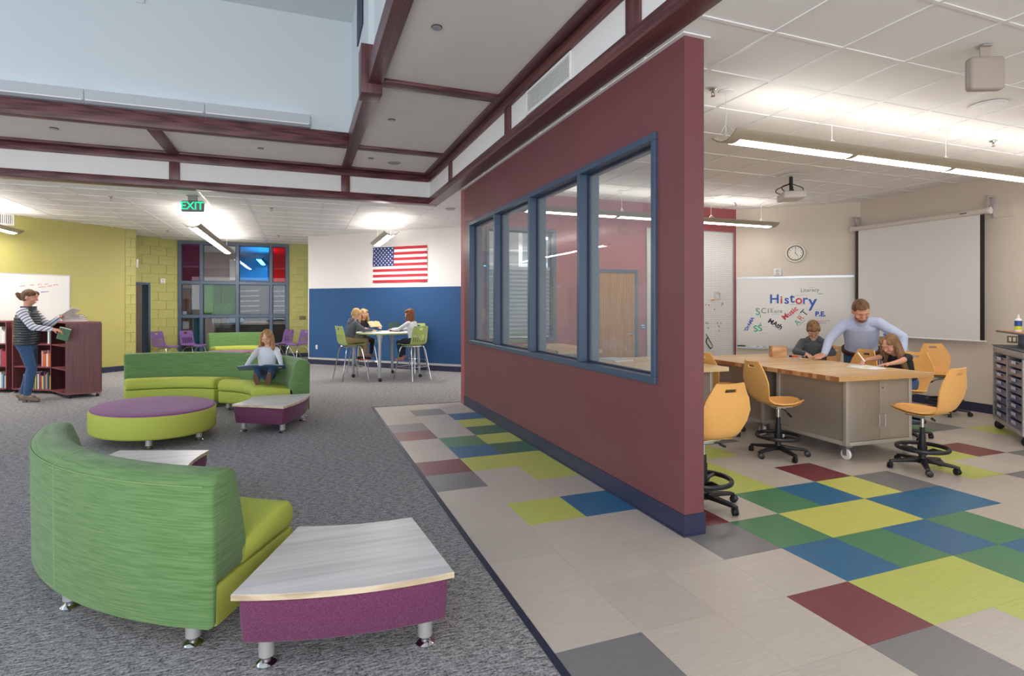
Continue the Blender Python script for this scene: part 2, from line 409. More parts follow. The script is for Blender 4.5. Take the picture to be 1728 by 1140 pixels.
b = B(); b.box(1.952, 2.0, -3.2, 8.91, 3.395, 3.488); trim(b, WY, 'upper oak fascia beam above the partition', bevel=.004)
b = B(); b.box(-9, 1.952, 8.91, 8.955, 3.395, 3.488); trim(b, WX, 'upper oak fascia beam at the far side', bevel=.004)
for y in (0.66, 2.94, 5.21, 7.51):
    b = B(); b.box(1.963, 2.0, y, y+.155, 3.148, 3.395); trim(b, WZ, 'short oak upright in the fascia above the partition', bevel=.003)
for x in (-3.97, -1.69, 0.60):
    b = B(); b.box(x, x+.13, 8.92, 8.96, 3.148, 3.395); trim(b, WZ, 'short oak upright in the far fascia', bevel=.003)
# ------------------------------------------------------------------ partition with its window
b = B(); y0, y1, oy0, oy1, oz0, oz1 = 2.78, 7.6, 3.05, 7.32, 0.885, 2.53
X0, X1 = 2.18, 2.325
b.box(X0, X1, y0, y1, 0, oz0); b.box(X0, X1, y0, y1, oz1, 3.035); b.box(X0, X1, y0, oy0, oz0, oz1); b.box(X0, X1, oy1, y1, oz0, oz1)
struct('wall_partition', b, M_RED, smooth=False, label='maroon painted partition with a long window')
b = B(); b.box(X0-.028, X1+.028, y0-.028, y1, 3.035, 3.045); trim(b, M_WHITE, 'white angle strip on top of the partition', smooth=False)
b = B(); b.box(X0-.008, X0, y0-.008, y1, 0, .13); b.box(X1, X1+.008, y0-.008, y1, 0, .13); b.box(X0, X1, y0-.008, y0, 0, .13)
b.box(X0-.014, X0-.008, y0-.014, y1, 0, .012); b.box(X0-.008, X1, y0-.014, y0-.008, 0, .012)
struct('baseboard_partition', b, M_NAVY, smooth=False, label='navy rubber base of the partition')
def mullion_window(name, axis, a0, a1, z0, z1, p, nx, tints, label, fw=.048, dp=(.022, .165), zs=None, xs_=None, parent=None):
    """frame along 'y' at x=p (axis y) or along 'x' at y=p (axis x); dp = out, in extents"""
    def bx(b, u0, u1, w0, w1, d0, d1):
        if axis == 'y': b.box(p+d0, p+d1, u0, u1, w0, w1)
        else: b.box(u0, u1, p+d0, p+d1, w0, w1)
    xs_ = xs_ or [a0+(a1-a0)*k/nx for k in range(nx+1)]; zs = zs or [z0, z1]
    b = B(); bx(b, a0, a1, z0, z0+fw, -dp[0], dp[1]); bx(b, a0, a1, z1-fw, z1, -dp[0], dp[1])
    bx(b, a0, a0+fw, z0+fw, z1-fw, -dp[0], dp[1]); bx(b, a1-fw, a1, z0+fw, z1-fw, -dp[0], dp[1])
    root = struct(name, b, M_FRAME, smooth=False, bevel=.003, seg=1, label=label)
    mid = (dp[1]-dp[0])/2
    for k in range(1, len(xs_)-1):
        b = B(); bx(b, xs_[k]-fw/2, xs_[k]+fw/2, z0+fw, z1-fw, -dp[0], dp[1]); b.out('mullion', M_FRAME, root, smooth=False, bevel=.003, seg=1)
    for k in range(1, len(zs)-1):
        b = B(); bx(b, a0+fw, a1-fw, zs[k]-fw/2, zs[k]+fw/2, -dp[0]+.001, dp[1]-.001); b.out('transom', M_FRAME, root, smooth=False)
    for r in range(len(zs)-1):
        for k in range(len(xs_)-1):
            u0 = xs_[k]+fw/2+(fw/2 if k == 0 else 0); u1 = xs_[k+1]-fw/2-(fw/2 if k == len(xs_)-2 else 0)
            w0 = zs[r]+fw/2+(fw/2 if r == 0 else 0); w1 = zs[r+1]-fw/2-(fw/2 if r == len(zs)-2 else 0)
            g = .014
            b = B()
            for (a, c, d, e) in ((u0, u0+g, w0, w1), (u1-g, u1, w0, w1), (u0+g, u1-g, w0, w0+g), (u0+g, u1-g, w1-g, w1)): bx(b, a, c, d, e, mid-.018, mid+.018)
            gk = b.out('glazing_bead', M_FRAMED, root, smooth=False)
            b = B(); bx(b, u0+.004, u1-.004, w0+.004, w1-.004, mid-.003, mid+.003)
            t = tints[(r, k)] if isinstance(tints, dict) else tints
            b.out('pane', t, root, smooth=False)
    return root
mullion_window('window_1', 'y', oy0, oy1, oz0, oz1, X0, 4, glass('pane_clear', '#f2f6f6', 0.10), 'blue framed four pane window in the maroon partition')  # white veil of reflected light painted into these panes
# ------------------------------------------------------------------ classroom walls
b = B(); wx0, wx1, wz0, wz1 = 2.50, 3.61, .86, 2.54; dx0, dx1, dz = 4.30, 5.05, 1.965
b.box(2.182, wx0, 7.601, 7.78, 0, 3.05); b.box(wx0, wx1, 7.6, 7.78, 0, wz0); b.box(wx0, wx1, 7.6, 7.78, wz1, 3.05)
b.box(wx1, dx0, 7.6, 7.78, 0, 3.05); b.box(dx0, dx1, 7.6, 7.78, dz, 3.05); b.box(dx1, 7.12, 7.6, 7.78, 0, 3.05)
struct('wall_rear', b, M_REDR, smooth=False, label='red rear wall of the classroom')
mullion_window('window_2', 'x', wx0, wx1, wz0, wz1, 7.6, 1, glass('pane_clear2', '#eef2f4', 0.0), 'blue framed window in the red rear wall', dp=(.02, .2))
dd = struct('door_1', B().box(dx0+.05, dx1-.05, 7.60, 7.645, .008, dz-.05), grain('oak_door', '#98602f', '#b57f47', 'z', 60, .4), smooth=False, label='oak veneer door in a blue frame in the red wall')
b = B()
for (u0, u1, w0, w1) in ((dx0, dx0+.05, 0, dz), (dx1-.05, dx1, 0, dz), (dx0+.05, dx1-.05, dz-.05, dz)): b.box(u0, u1, 7.58, 7.70, w0, w1)
b.out('door_frame', M_FRAME, dd, smooth=False, bevel=.004, seg=1)
b = B(); b.cyl((dx1-.11, 7.60, .95), (dx1-.11, 7.588, .95), .035); b.cyl((dx1-.11, 7.59, .95), (dx1-.11, 7.555, .95), .012); b.tube([(dx1-.11, 7.556, .95), (dx1-.16, 7.553, .95), (dx1-.22, 7.558, .945)], .009)
b.out('door_handle', M_CHROME, dd)
b = B(); b.prism([(7.0, 7.56), (8.3, 6.26), (8.6, 6.26), (8.6, 6.5), (7.3, 7.8), (7.0, 7.8)], 0, 3.05)
b = B(); b.prism([(7.04, 7.6), (8.34, 6.3), (8.48, 6.44), (7.18, 7.74)], 0, 3.05)
struct('wall_angled', b, M_CREAM, smooth=False, label='cream angled wall behind the classroom whiteboard')
b = B(); b.box(8.34, 8.5, -3.2, 6.3, 0, 3.05); struct('wall_right', b, M_CREAM, smooth=False, label='cream right wall behind the projection screen')
b = B(); b.box(8.328, 8.34, -3.2, 6.3, 0, .12); struct('baseboard_right', b, M_NAVY, smooth=False, label='navy base of the right wall')
b = B(); q = .0085; b.prism([(7.04, 7.6), (8.34, 6.3), (8.34-q, 6.3-q), (7.04-q, 7.6-q)], 0, .12); struct('baseboard_angled', b, M_NAVY, smooth=False, label='navy base of the angled wall')
b = B(); b.box(2.33, dx0, 7.588, 7.6, 0, .12); b.box(dx1, 7.03, 7.588, 7.6, 0, .12); struct('baseboard_rear', b, M_NAVY, smooth=False, label='navy base of the red rear wall')
# ------------------------------------------------------------------ lounge walls
s2 = sqrt(.5)
def wall45(name, p0, p1, th, m, label, z1=3.05, side=1, z0=0):
    p0 = Vector(p0); p1 = Vector(p1); d = (p1-p0).normalized(); nn = Vector((-d.y, d.x))*th*side
    b = B(); b.prism([p0, p1, p1+nn, p0+nn], z0, z1); return struct(name, b, m, smooth=False, label=label)
YE = Vector((-3.33, 14.27))
wall45('wall_left', (-8.0, 9.6), YE-Vector((.16, .16)), .2, M_YEL, 'smooth olive yellow wall behind the whiteboard')
cmu_m = M_YELB
def blocks(wall, p0, d, nrm, L, z0, z1, bl, bh, m, skip=lambda a, z: False, off=0.0):
    """painted blocks proud of the wall core, running bond"""
    d = Vector((d[0], d[1], 0)).normalized(); nrm = Vector((nrm[0], nrm[1], 0)).normalized()
    p0 = Vector((p0[0], p0[1], 0)); ang = atan2(d.y, d.x); rows = int(round((z1-z0)/bh)); src = {}
    for r in range(rows):
        a = -bl*((r % 2)*.5)-off
        while a < L-1e-3:
            a0 = max(a, 0)+.0018; a1 = min(a+bl, L)-.0018; a += bl
            if a1-a0 < .03: continue
            za, zb = z0+r*bh+.003, z0+(r+1)*bh-.003
            if skip((a0+a1)/2, (za+zb)/2): continue
            key = round(a1-a0, 3)
            if key not in src:
                q = B(); q.box(-(a1-a0)/2, (a1-a0)/2, -.006, .006, -(zb-za)/2, (zb-za)/2)
                o = q.out('block', m, wall, smooth=False, bevel=.003, seg=1); src[key] = o
            else: o = inst(src[key], 'block', wall)
            c = p0+d*((a0+a1)/2)+nrm*.006; o.location = (c.x, c.y, (za+zb)/2); o.rotation_euler = (0, 0, ang)
# yellow corner pier of blocks and the stepped block walls beyond
d45 = Vector((s2, s2)); n45 = Vector((s2, -s2))
b = B(); p = YE-Vector((.16, .16)); b.prism([p, YE, YE+Vector((-.85, .85)), YE+Vector((-1.01, .69))], 0, 3.05)
pier = struct('wall_left_pier', b, M_YEL, smooth=False, label='olive yellow block pier at the end of the left wall')
blocks(pier, p, (1, 1), (1, -1), .226, 0, 3.05, .226, .2033, M_YELB)
CW0 = Vector((-4.15, 14.85)); CW1 = Vector((-2.86, 16.14))
b = B(); da, db = .62, 1.115   # door opening along the wall
L = (CW1-CW0).length; u = (CW1-CW0).normalized(); nn = Vector((-u.y, u.x))*.2
for (a0, a1, z0, z1) in ((0, da, 0, 3.05), (da, db, 1.945, 3.05), (db, L, 0, 3.05)):
    q0 = CW0+u*a0; q1 = CW0+u*a1; b.prism([q0, q1, q1+nn, q0+nn], z0, z1)
cw = struct('wall_block_left', b, M_YEL, smooth=False, label='olive yellow block wall beside the coloured windows')
blocks(cw, CW0+u*db, u, (1, -1), L-db, 0, 1.9447, .40, .2161, M_YELB)
blocks(cw, CW0+u*.12, u, (1, -1), L-.12, 1.945, 3.05, .40, .221, M_YELB)
# open doorway: blue frame and the passage behind
b = B()
for a0, a1, z0, z1 in ((db-.05, db, 0, 1.945), (da, db-.05, 1.895, 1.945)):
    q0 = CW0+u*a0+n45*.025; q1 = CW0+u*a1+n45*.025; b.prism([q0, q1, q1+nn*1.2, q0+nn*1.2], z0, z1)
o = struct('door_2', b, M_FRAME, smooth=False, label='blue steel door frame of the open doorway in the block wall')
b = B(); q0 = CW0+u*(-.6)+nn*5.5; q1 = CW0+u*1.7+nn*5.5; b.prism([q0, q1, q1+nn*.5, q0+nn*.5], 0, 3.05)
pw = struct('wall_passage', b, mat('block_paint_tan', '#a9988f', .6), smooth=False, label='tan block wall of the passage beyond the doorway')
blocks(pw, q0, u, (1, -1), 2.2, 0, 2.4, .4, .2033, MATS['block_paint_tan'])
# window wall
WY0 = 16.15
b = B(); b.box(-.268, 1.6, WY0, WY0+.2, 0, 3.05); b.box(-2.95, -.268, WY0, WY0+.2, 3.03, 3.05)
ww = struct('wall_far', b, M_YEL, smooth=False, label='olive yellow block wall right of the coloured windows')
blocks(ww, (-.268, WY0), (1, 0), (0, -1), .9, 0, 3.05, .40, .2033, M_YELB)
G = lambda n_, t, hz=0.0: glass('pane_'+n_, t, hz, 0.5)
gm, gc, gb, gr, gg, gt = G('magenta', '#c06aa9', .01), G('grey', '#dfe3e6', .01), G('blue', '#5fb4ea', .01), G('red', '#e0305a', .01), G('green', '#8fd08f', .01), G('teal', '#0f8fa8', .02)
mullion_window('window_5', 'x', -2.855, -.268, .02, 3.03, WY0, 4, {(0, 0): gc, (0, 1): gc, (0, 2): gc, (0, 3): gc, (1, 0): gc, (1, 1): gg, (1, 2): gc, (1, 3): gc, (2, 0): gm, (2, 1): gc, (2, 2): gb, (2, 3): gr},
    'tall blue framed window wall with coloured panes', fw=.075, dp=(.05, .12), zs=[.02, 1.12, 1.98, 3.03], xs_=[-2.855, -2.335, -1.505, -.70, -.268])
# flag wall
F0 = Vector((0.2, 14.264)); F1 = Vector((4.1, 10.364)); fu = (F1-F0).normalized(); fn = Vector((-s2, -s2))
b = B(); b.prism([F0, F1, F1-fn*.2, F0-fn*.2], 0, 3.05); struct('wall_flag', b, M_WHITEW, smooth=False, label='white angled wall with the flag')
b = B(); b.prism([F0, F1, F1+fn*.012, F0+fn*.012], 0, .115); struct('baseboard_flag', b, M_NAVY, smooth=False, label='navy base of the flag wall')
b = B(); q0 = Vector((-8, 9.6)); b.prism([q0, YE, YE+n45*.012, q0+n45*.012], 0, .115); struct('baseboard_left', b, M_NAVY, smooth=False, label='navy base of the left yellow wall')
b = B(); b.prism([CW0+u*db, CW1, CW1+n45*.014, CW0+u*db+n45*.014], 0, .115); b.box(-.268, .4, WY0-.018, WY0, 0, .115)
struct('baseboard_far', b, M_NAVY, smooth=False, label='navy base of the block walls')
# glazed lounge front behind the photographer (seen only in reflections)
b = B(); b.box(-9, .9, -3.3, -3.2, 2.75, 3.52); b.box(-9, .9, -3.3, -3.2, 0, .12)
wf = struct('wall_front', b, M_YEL, smooth=False, label='wall above the glazed lounge front')
for k in range(9):
    B().box(-9+k*1.2, -8.92+k*1.2, -3.29, -3.21, .12, 2.75).out('mullion', M_FRAME, wf, smooth=False)
B().box(-9, .9, -3.285, -3.215, 1.0, 1.07).out('transom', M_FRAME, wf, smooth=False)
# ------------------------------------------------------------------ room behind the coloured windows
b = B(); b.box(-5.2, 1.6, 19.6, 19.75, 0, 3.05); b.box(-3.1, -2.62, 17.9, 18.02, 0, 3.05)
struct('wall_beyond', b, mat('wall_paint_pinkish', '#b9a39b', .6), smooth=False, label='pinkish wall of the room beyond the coloured windows')
# ------------------------------------------------------------------ fabrics
def fabric(name, c0, c1, scale, rot=0.0, bump=.35, rough=.85, mixs=0.6):
    """woven cloth: stretched noise streaks (threads) over a base colour"""
    d = Nd(name); tc = d.n('ShaderNodeTexCoord'); mp = d.n('ShaderNodeMapping'); mp.inputs['Scale'].default_value = scale; mp.inputs['Rotation'].default_value = (0, rot, 0)
    d.l(tc.outputs['Object'], mp.inputs[0]); nz = d.n('ShaderNodeTexNoise'); nz.inputs['Scale'].default_value = 1; nz.inputs['Detail'].default_value = 4; nz.inputs['Roughness'].default_value = mixs
    d.l(mp.outputs[0], nz.inputs['Vector']); rp = d.n('ShaderNodeValToRGB'); e = rp.color_ramp.elements
    e[0].color = (*lin(c0), 1); e[1].color = (*lin(c1), 1); e[0].position = .36; e[1].position = .64
    d.l(nz.outputs['Fac'], rp.inputs[0]); d.l(rp.outputs[0], d.b.inputs['Base Color']); d.b.inputs['Roughness'].default_value = rough
    d.b.inputs['Sheen Weight'].default_value = .15; d.b.inputs['Specular IOR Level'].default_value = .25
    bp = d.n('ShaderNodeBump'); bp.inputs['Strength'].default_value = bump; bp.inputs['Distance'].default_value = .003
    d.l(nz.outputs['Fac'], bp.inputs['Height']); d.l(bp.outputs[0], d.b.inputs['Normal']); MATS[name] = d.m; return d.m
def ribbed(name, c0, c1, freq=95.0):
    """ribbed lime cloth: fine diagonal ribs"""
    d = Nd(name); tc = d.n('ShaderNodeTexCoord'); wv = d.n('ShaderNodeTexWave'); wv.inputs['Scale'].default_value = freq/6.28; wv.bands_direction = 'DIAGONAL'
    wv.inputs['Distortion'].default_value = .6
    d.l(tc.outputs['Object'], wv.inputs['Vector']); rp = d.n('ShaderNodeValToRGB'); e = rp.color_ramp.elements
    e[0].color = (*lin(c0), 1); e[1].color = (*lin(c1), 1); d.l(wv.outputs['Fac'], rp.inputs[0]); d.l(rp.outputs[0], d.b.inputs['Base Color'])
    d.b.inputs['Roughness'].default_value = .8; d.b.inputs['Specular IOR Level'].default_value = .25
    bp = d.n('ShaderNodeBump'); bp.inputs['Strength'].default_value = .2; bp.inputs['Distance'].default_value = .0015
    d.l(wv.outputs['Fac'], bp.inputs['Height']); d.l(bp.outputs[0], d.b.inputs['Normal']); MATS[name] = d.m; return d.m
F_GREEN = fabric('sofa_cloth_green', '#557944', '#6d8c59', (6, 6, 150))
F_LIME = ribbed('sofa_cloth_lime', '#a9b24c', '#b6bf57', 260.0)
F_PURPLE = fabric('cloth_purple', '#5f2d4b', '#733e5e', (220, 220, 220), mixs=.4)
M_LAM = mat('laminate_grey_ash', '#d4d0d1', .35, var=.13, scale=(1.2, 22, 4), det=4, dist=.4)
M_EDGE = grain('edge_band_birch', '#b39d7f', '#d8c6a8', 'x', 50, .45)
M_LEG = mat('leg_silver_paint', '#c3c2c0', .35, .55)
M_SEAM = mat('seam_thread', '#86a06a', .9)
def arc(C, r, t): return (C[0]+r*sin(t), C[1]+r*cos(t))     # t measured from +Y towards +X
def sweep(b, C, prof, t0, t1, nseg, rnd=.02, R=1.0):
    """profile points (radius, z) turned about C from t0 to t1, ends rounded by shrinking the last rings"""
    cx = sum(p[0] for p in prof)/len(prof); cz = sum(p[1] for p in prof)/len(prof)
    rm = max(p[0] for p in prof)
    steps = [(0, .0), (.3, .55), (1.0, 1.0)]; rings = []
    def ring(t, ins):
        out = []
        for r, z in prof:
            dr, dz = cx-r, cz-z; L = sqrt(dr*dr+dz*dz) or 1; k = min(ins/L, .9)
            q = arc(C, r+dr*k, t); out.append(Vector((q[0], q[1], z+dz*k)))
        return out
    dt = rnd/rm*(1 if t1 > t0 else -1)
    for a, ins in ((0, rnd), (.3, rnd*.35), (1, 0)): rings.append(ring(t0+dt*a, ins))
    for k in range(1, nseg): rings.append(ring(t0+dt+(t1-t0-2*dt)*k/nseg, 0))
    for a, ins in ((1, 0), (.3, rnd*.35), (0, rnd)): rings.append(ring(t1-dt*a, ins))
    b.loft(rings); return b
def rnd_poly(P, r, n=3):
    """rounded polygon corners"""
    out = []; N = len(P)
    for i in range(N):
        a = Vector(P[i-1]); p = Vector(P[i]); c = Vector(P[(i+1) % N]); rr = min(r, (a-p).length*.45, (c-p).length*.45)
        s = p+(a-p).normalized()*rr; e = p+(c-p).normalized()*rr
        for k in range(n+1):
            t = k/n; out.append(tuple(s*(1-t)**2+p*2*t*(1-t)+e*t*t))
    return out
def leg(parent, x, y, h=.11):
    b = B(); b.cyl((x, y, .035), (x, y, h), .030, n=18); o = b.out('leg', M_LEG, parent)
    b = B(); b.lathe([(.040, 0), (.040, .006), (.034, .012), (.018, .022), (.018, .036)], (x, y, 0), 18); b.out('foot', M_CHROME, o); return o
def curved_sofa(label, C, Ri, Ro, t0, t1, group, seam=True, hgt=.72):
    o = thing('curved_sofa', label, 'sofa', (C[0], C[1], 0), 0, group); Z = (0, 0); T = Ro
    D = Ro-Ri
    base = [(Ro-.012, .10), (Ro-.012, .262), (Ri+.015, .262), (Ri+.015, .12), (Ri+.035, .10)]
    b = B(); sweep(b, Z, rnd_poly(base, .015), t0, t1, 28, .012); b.out('base', F_LIME, o, ang=50)
    seat = [(Ro-.17, .268), (Ro-.17, .36), (Ri+.10, .415), (Ri+.02, .395), (Ri-.012, .34), (Ri+.005, .268)]
    b = B(); sweep(b, Z, rnd_poly(seat, .045, 4), t0, t1, 28, .03); sc = b.out('seat_cushion', F_LIME, o, ang=60)
    back = [(Ro, .098), (Ro-.010, .098), (Ro-.014, .266), (Ro-.235, .275), (Ro-.245, .36), (Ro-.225, .47), (Ro-.185, .62), (Ro-.15, hgt-.01), (Ro-.10, hgt), (Ro-.03, hgt-.012), (Ro+.006, hgt-.05)]
    b = B(); sweep(b, Z, rnd_poly(back, .022, 3), t0, t1, 30, .022); bk = b.out('backrest', F_GREEN, o, ang=60)
    if seam:
        tm = (t0+t1)/2
        pts = [arc(Z, r, tm)+(z,) for r, z in ((Ro-.245, .40), (Ro-.2265, .47), (Ro-.187, .62), (Ro-.153, hgt-.012), (Ro-.10, hgt+.0005), (Ro-.03, hgt-.0115), (Ro+.005, hgt-.05), (Ro+.0035, .4), (Ro+.0005, .12))]
        q = B(); q.tube(pts, .0022, 5); q.out('seam', M_SEAM, bk)
        pts = [arc(Z, Ro+.0045, t0+.02+(t1-t0-.04)*k/24)+(hgt-.048,) for k in range(25)]
        q = B(); q.tube(pts, .0022, 5); q.out('seam', M_SEAM, bk)
        pts = [arc(Z, r, tm)+(z,) for r, z in ((Ro-.245, .385), (Ri+.3, .392), (Ri+.10, .4135), (Ri+.03, .397), (Ri-.0085, .345), (Ri+.002, .28))]
        q = B(); q.tube(pts, .002, 5); q.out('seam', M_SEAM, sc)
    for f in (.07, .5, .93):
        for r in (Ro-.06, Ri+.12):
            if f == .5 and r < Ro-.1: continue
            x, y = arc(Z, r, t0+(t1-t0)*f); leg(o, x, y)
    return o
def wedge_table(label, C, Ri, Ro, t0, t1, group, z=.31):
    o = thing('wedge_table', label, 'table', (C[0], C[1], 0), 0, group); Z = (0, 0)
    P = [(Ro-.012, z-.024), (Ro-.004, z-.055), (Ro-.03, .105), (Ri+.03, .105), (Ri+.004, z-.055), (Ri+.012, z-.024)]
    b = B(); sweep(b, Z, rnd_poly(P, .016), t0+.012, t1-.012, 14, .014); b.out('upholstered_base', F_PURPLE, o, ang=55)
    b = B(); n_ = 14
    ring = [arc(Z, Ro, t0+(t1-t0)*k/n_) for k in range(n_+1)]+[arc(Z, Ri, t1+(t0-t1)*k/n_) for k in range(n_+1)]
    b.prism(ring, z-.024, z); tp = b.out('table_top', M_LAM, o, smooth=False)
    b = B(); e = .0012; tt = .0012/Ro
    out_ = [arc(Z, Ro+e, t0-tt+(t1-t0+2*tt)*k/n_) for k in range(n_+1)]; inn = [arc(Z, Ri-e, t0-tt+(t1-t0+2*tt)*k/n_) for k in range(n_+1)]
    loop = out_+inn[::-1]; b.loft([[Vector((p[0], p[1], z-.0235)) for p in loop], [Vector((p[0], p[1], z-.0012)) for p in loop]], cap=False)
    b.out('edge_band', M_EDGE, tp, smooth=False)
    for f in (.12, .88):
        for r in (Ro-.08, Ri+.09):
            x, y = arc(Z, r, t0+(t1-t0)*f); leg(o, x, y)
    return o
def oval_ottoman(label, c, a, bb, rz, group, z=.335):
    o = thing('oval_ottoman', label, 'ottoman', (c[0], c[1], 0), rz, group); n_ = 48
    el = lambda k, zz: [Vector(((a+k)*cos(2*pi*i/n_), (bb+k)*sin(2*pi*i/n_), zz)) for i in range(n_)]
    b = B(); b.loft([el(-.05, .10), el(-.012, .104), el(0, .125), el(0, z-.03), el(-.006, z-.012), el(-.02, z-.004)]); b.out('side', F_LIME, o, ang=60)
    b = B(); b.loft([el(-.02, z-.012), el(-.012, z-.006), el(-.014, z+.004), el(-.03, z+.010), el(-.2, z+.013)]); b.out('top', F_PTOP, o, ang=60)
    for sx, sy in ((.72, .42), (-.72, .42), (.72, -.42), (-.72, -.42)): leg(o, a*sx, bb*sy)
    return o
F_PTOP = fabric('cloth_purple_bright', '#7c4173', '#8d5485', (220, 220, 220), mixs=.4)
rd = radians
curved_sofa('green curved sofa nearest the camera, seen from behind, lime seat', (.57, 4.30), 1.33, 2.0, rd(180+26.5), rd(180+81), 'curved green sofas')
wedge_table('purple wedge table with grey wood top nearest the camera', (.445, 4.08), 1.22, 1.87, rd(180-4.5), rd(180+21.5), 'wedge tables')
wedge_table('purple wedge table mostly hidden behind the nearest green sofa', (.57, 4.30), 1.28, 1.95, rd(180+83), rd(180+110), 'wedge tables')
curved_sofa('long green curved sofa behind the oval ottoman', (-1.86, 7.62), 1.16, 1.86, rd(-15), rd(41.5), 'curved green sofas')
curved_sofa('green curved sofa with a girl reading on its lime seat', (-1.58, 7.40), 1.04, 1.70, rd(33), rd(90), 'curved green sofas')
wedge_table('purple wedge table at the end of the sofa with the girl', (-1.52, 7.40), 1.0, 1.64, rd(92), rd(124), 'wedge tables')
oval_ottoman('large oval ottoman, purple top and lime side, before the long sofa', (-1.44, 6.885), .704, .555, rd(-58), 'oval ottomans')
curved_sofa('small green curved sofa under the coloured windows', (-1.40, 13.95), 1.15, 1.85, rd(-24), rd(24), 'curved green sofas')
oval_ottoman('oval purple topped ottoman before the sofa under the windows', (-1.50, 14.3), .58, .42, 0, 'oval ottomans')
# ------------------------------------------------------------------ moulded shell chairs
def shell(prof, widths, slot=None, ribs=None, th=.010, nx=12, curve=.03, close=None):
    """moulded shell: prof = side profile (y,z) from seat front to back top, widths = half widths; slot = (j0,j1,i0,i1) hole"""
    b = B(); P = []; n_ = len(prof)
    for j, ((y, z), wd) in enumerate(zip(prof, widths)):
        if j == 0: ty, tz = prof[1][0]-y, prof[1][1]-z
        elif j == n_-1: ty, tz = y-prof[j-1][0], z-prof[j-1][1]
        else: ty, tz = prof[j+1][0]-prof[j-1][0], prof[j+1][1]-prof[j-1][1]
        L = sqrt(ty*ty+tz*tz); ny, nz = -tz/L, ty/L
        row = []
        for i in range(nx+1):
            f = i/nx*2-1; k = curve*(abs(f)**2.5)
            row.append(Vector((wd*f, y-ny*k*(1 if True else 0), z-nz*k)))
        P.append(row)
    sk = set()
    for s in (slot or []):
        for j in range(s[0], s[1]):
            for i in range(s[2], s[3]): sk.add((j, i))
    b.grid(P, sk); b.solid(th); return b
def smooth_path(pts, n=6):
    """Catmull-Rom through points"""
    P = [Vector(p) for p in pts]; out = []
    for k in range(len(P)-1):
        p0 = P[max(k-1, 0)]; p1 = P[k]; p2 = P[k+1]; p3 = P[min(k+2, len(P)-1)]
        for i in range(n):
            t = i/n; out.append(.5*((2*p1)+(p2-p0)*t+(2*p0-5*p1+4*p2-p3)*t*t+(3*p1-p0-3*p2+p3)*t**3))
    out.append(P[-1]); return out
M_YCH = mat('chair_shell_orange_yellow', '#edb064', .38, spec=.45, var=.02, scale=(30, 30, 30))
M_YST = mat('chair_seat_lit_yellow', '#f0ca72', .4, spec=.45)  # lighter copy of the shell colour, light on the seat painted in
M_PCH = mat('chair_shell_purple', '#71508a', .42)
M_LCH = mat('chair_shell_lime', '#a3b568', .42)
def caster(parent, x, y, r=.028, wcol=None, name='caster', a=0.0, z=0.0):
    M = RZ(a, (x, y, 0)); b = B()
    for s in (-1, 1):
        b.loft([[M @ Vector((s*.011+d, -.012+r*k*cos(2*pi*i/16), z+r+r*k*sin(2*pi*i/16))) for i in range(16)] for d, k in ((-.008, .8), (-.005, 1), (.005, 1), (.008, .8))])
    b.box(-.004, .004, -.02, .01, z+r*.9, z+r*2.1, M); b.cyl(M @ Vector((0, 0, z+r*1.5)), M @ Vector((0, 0, z+r*2.4)), .008)
    return b.out(name, wcol or M_BLACK, parent)
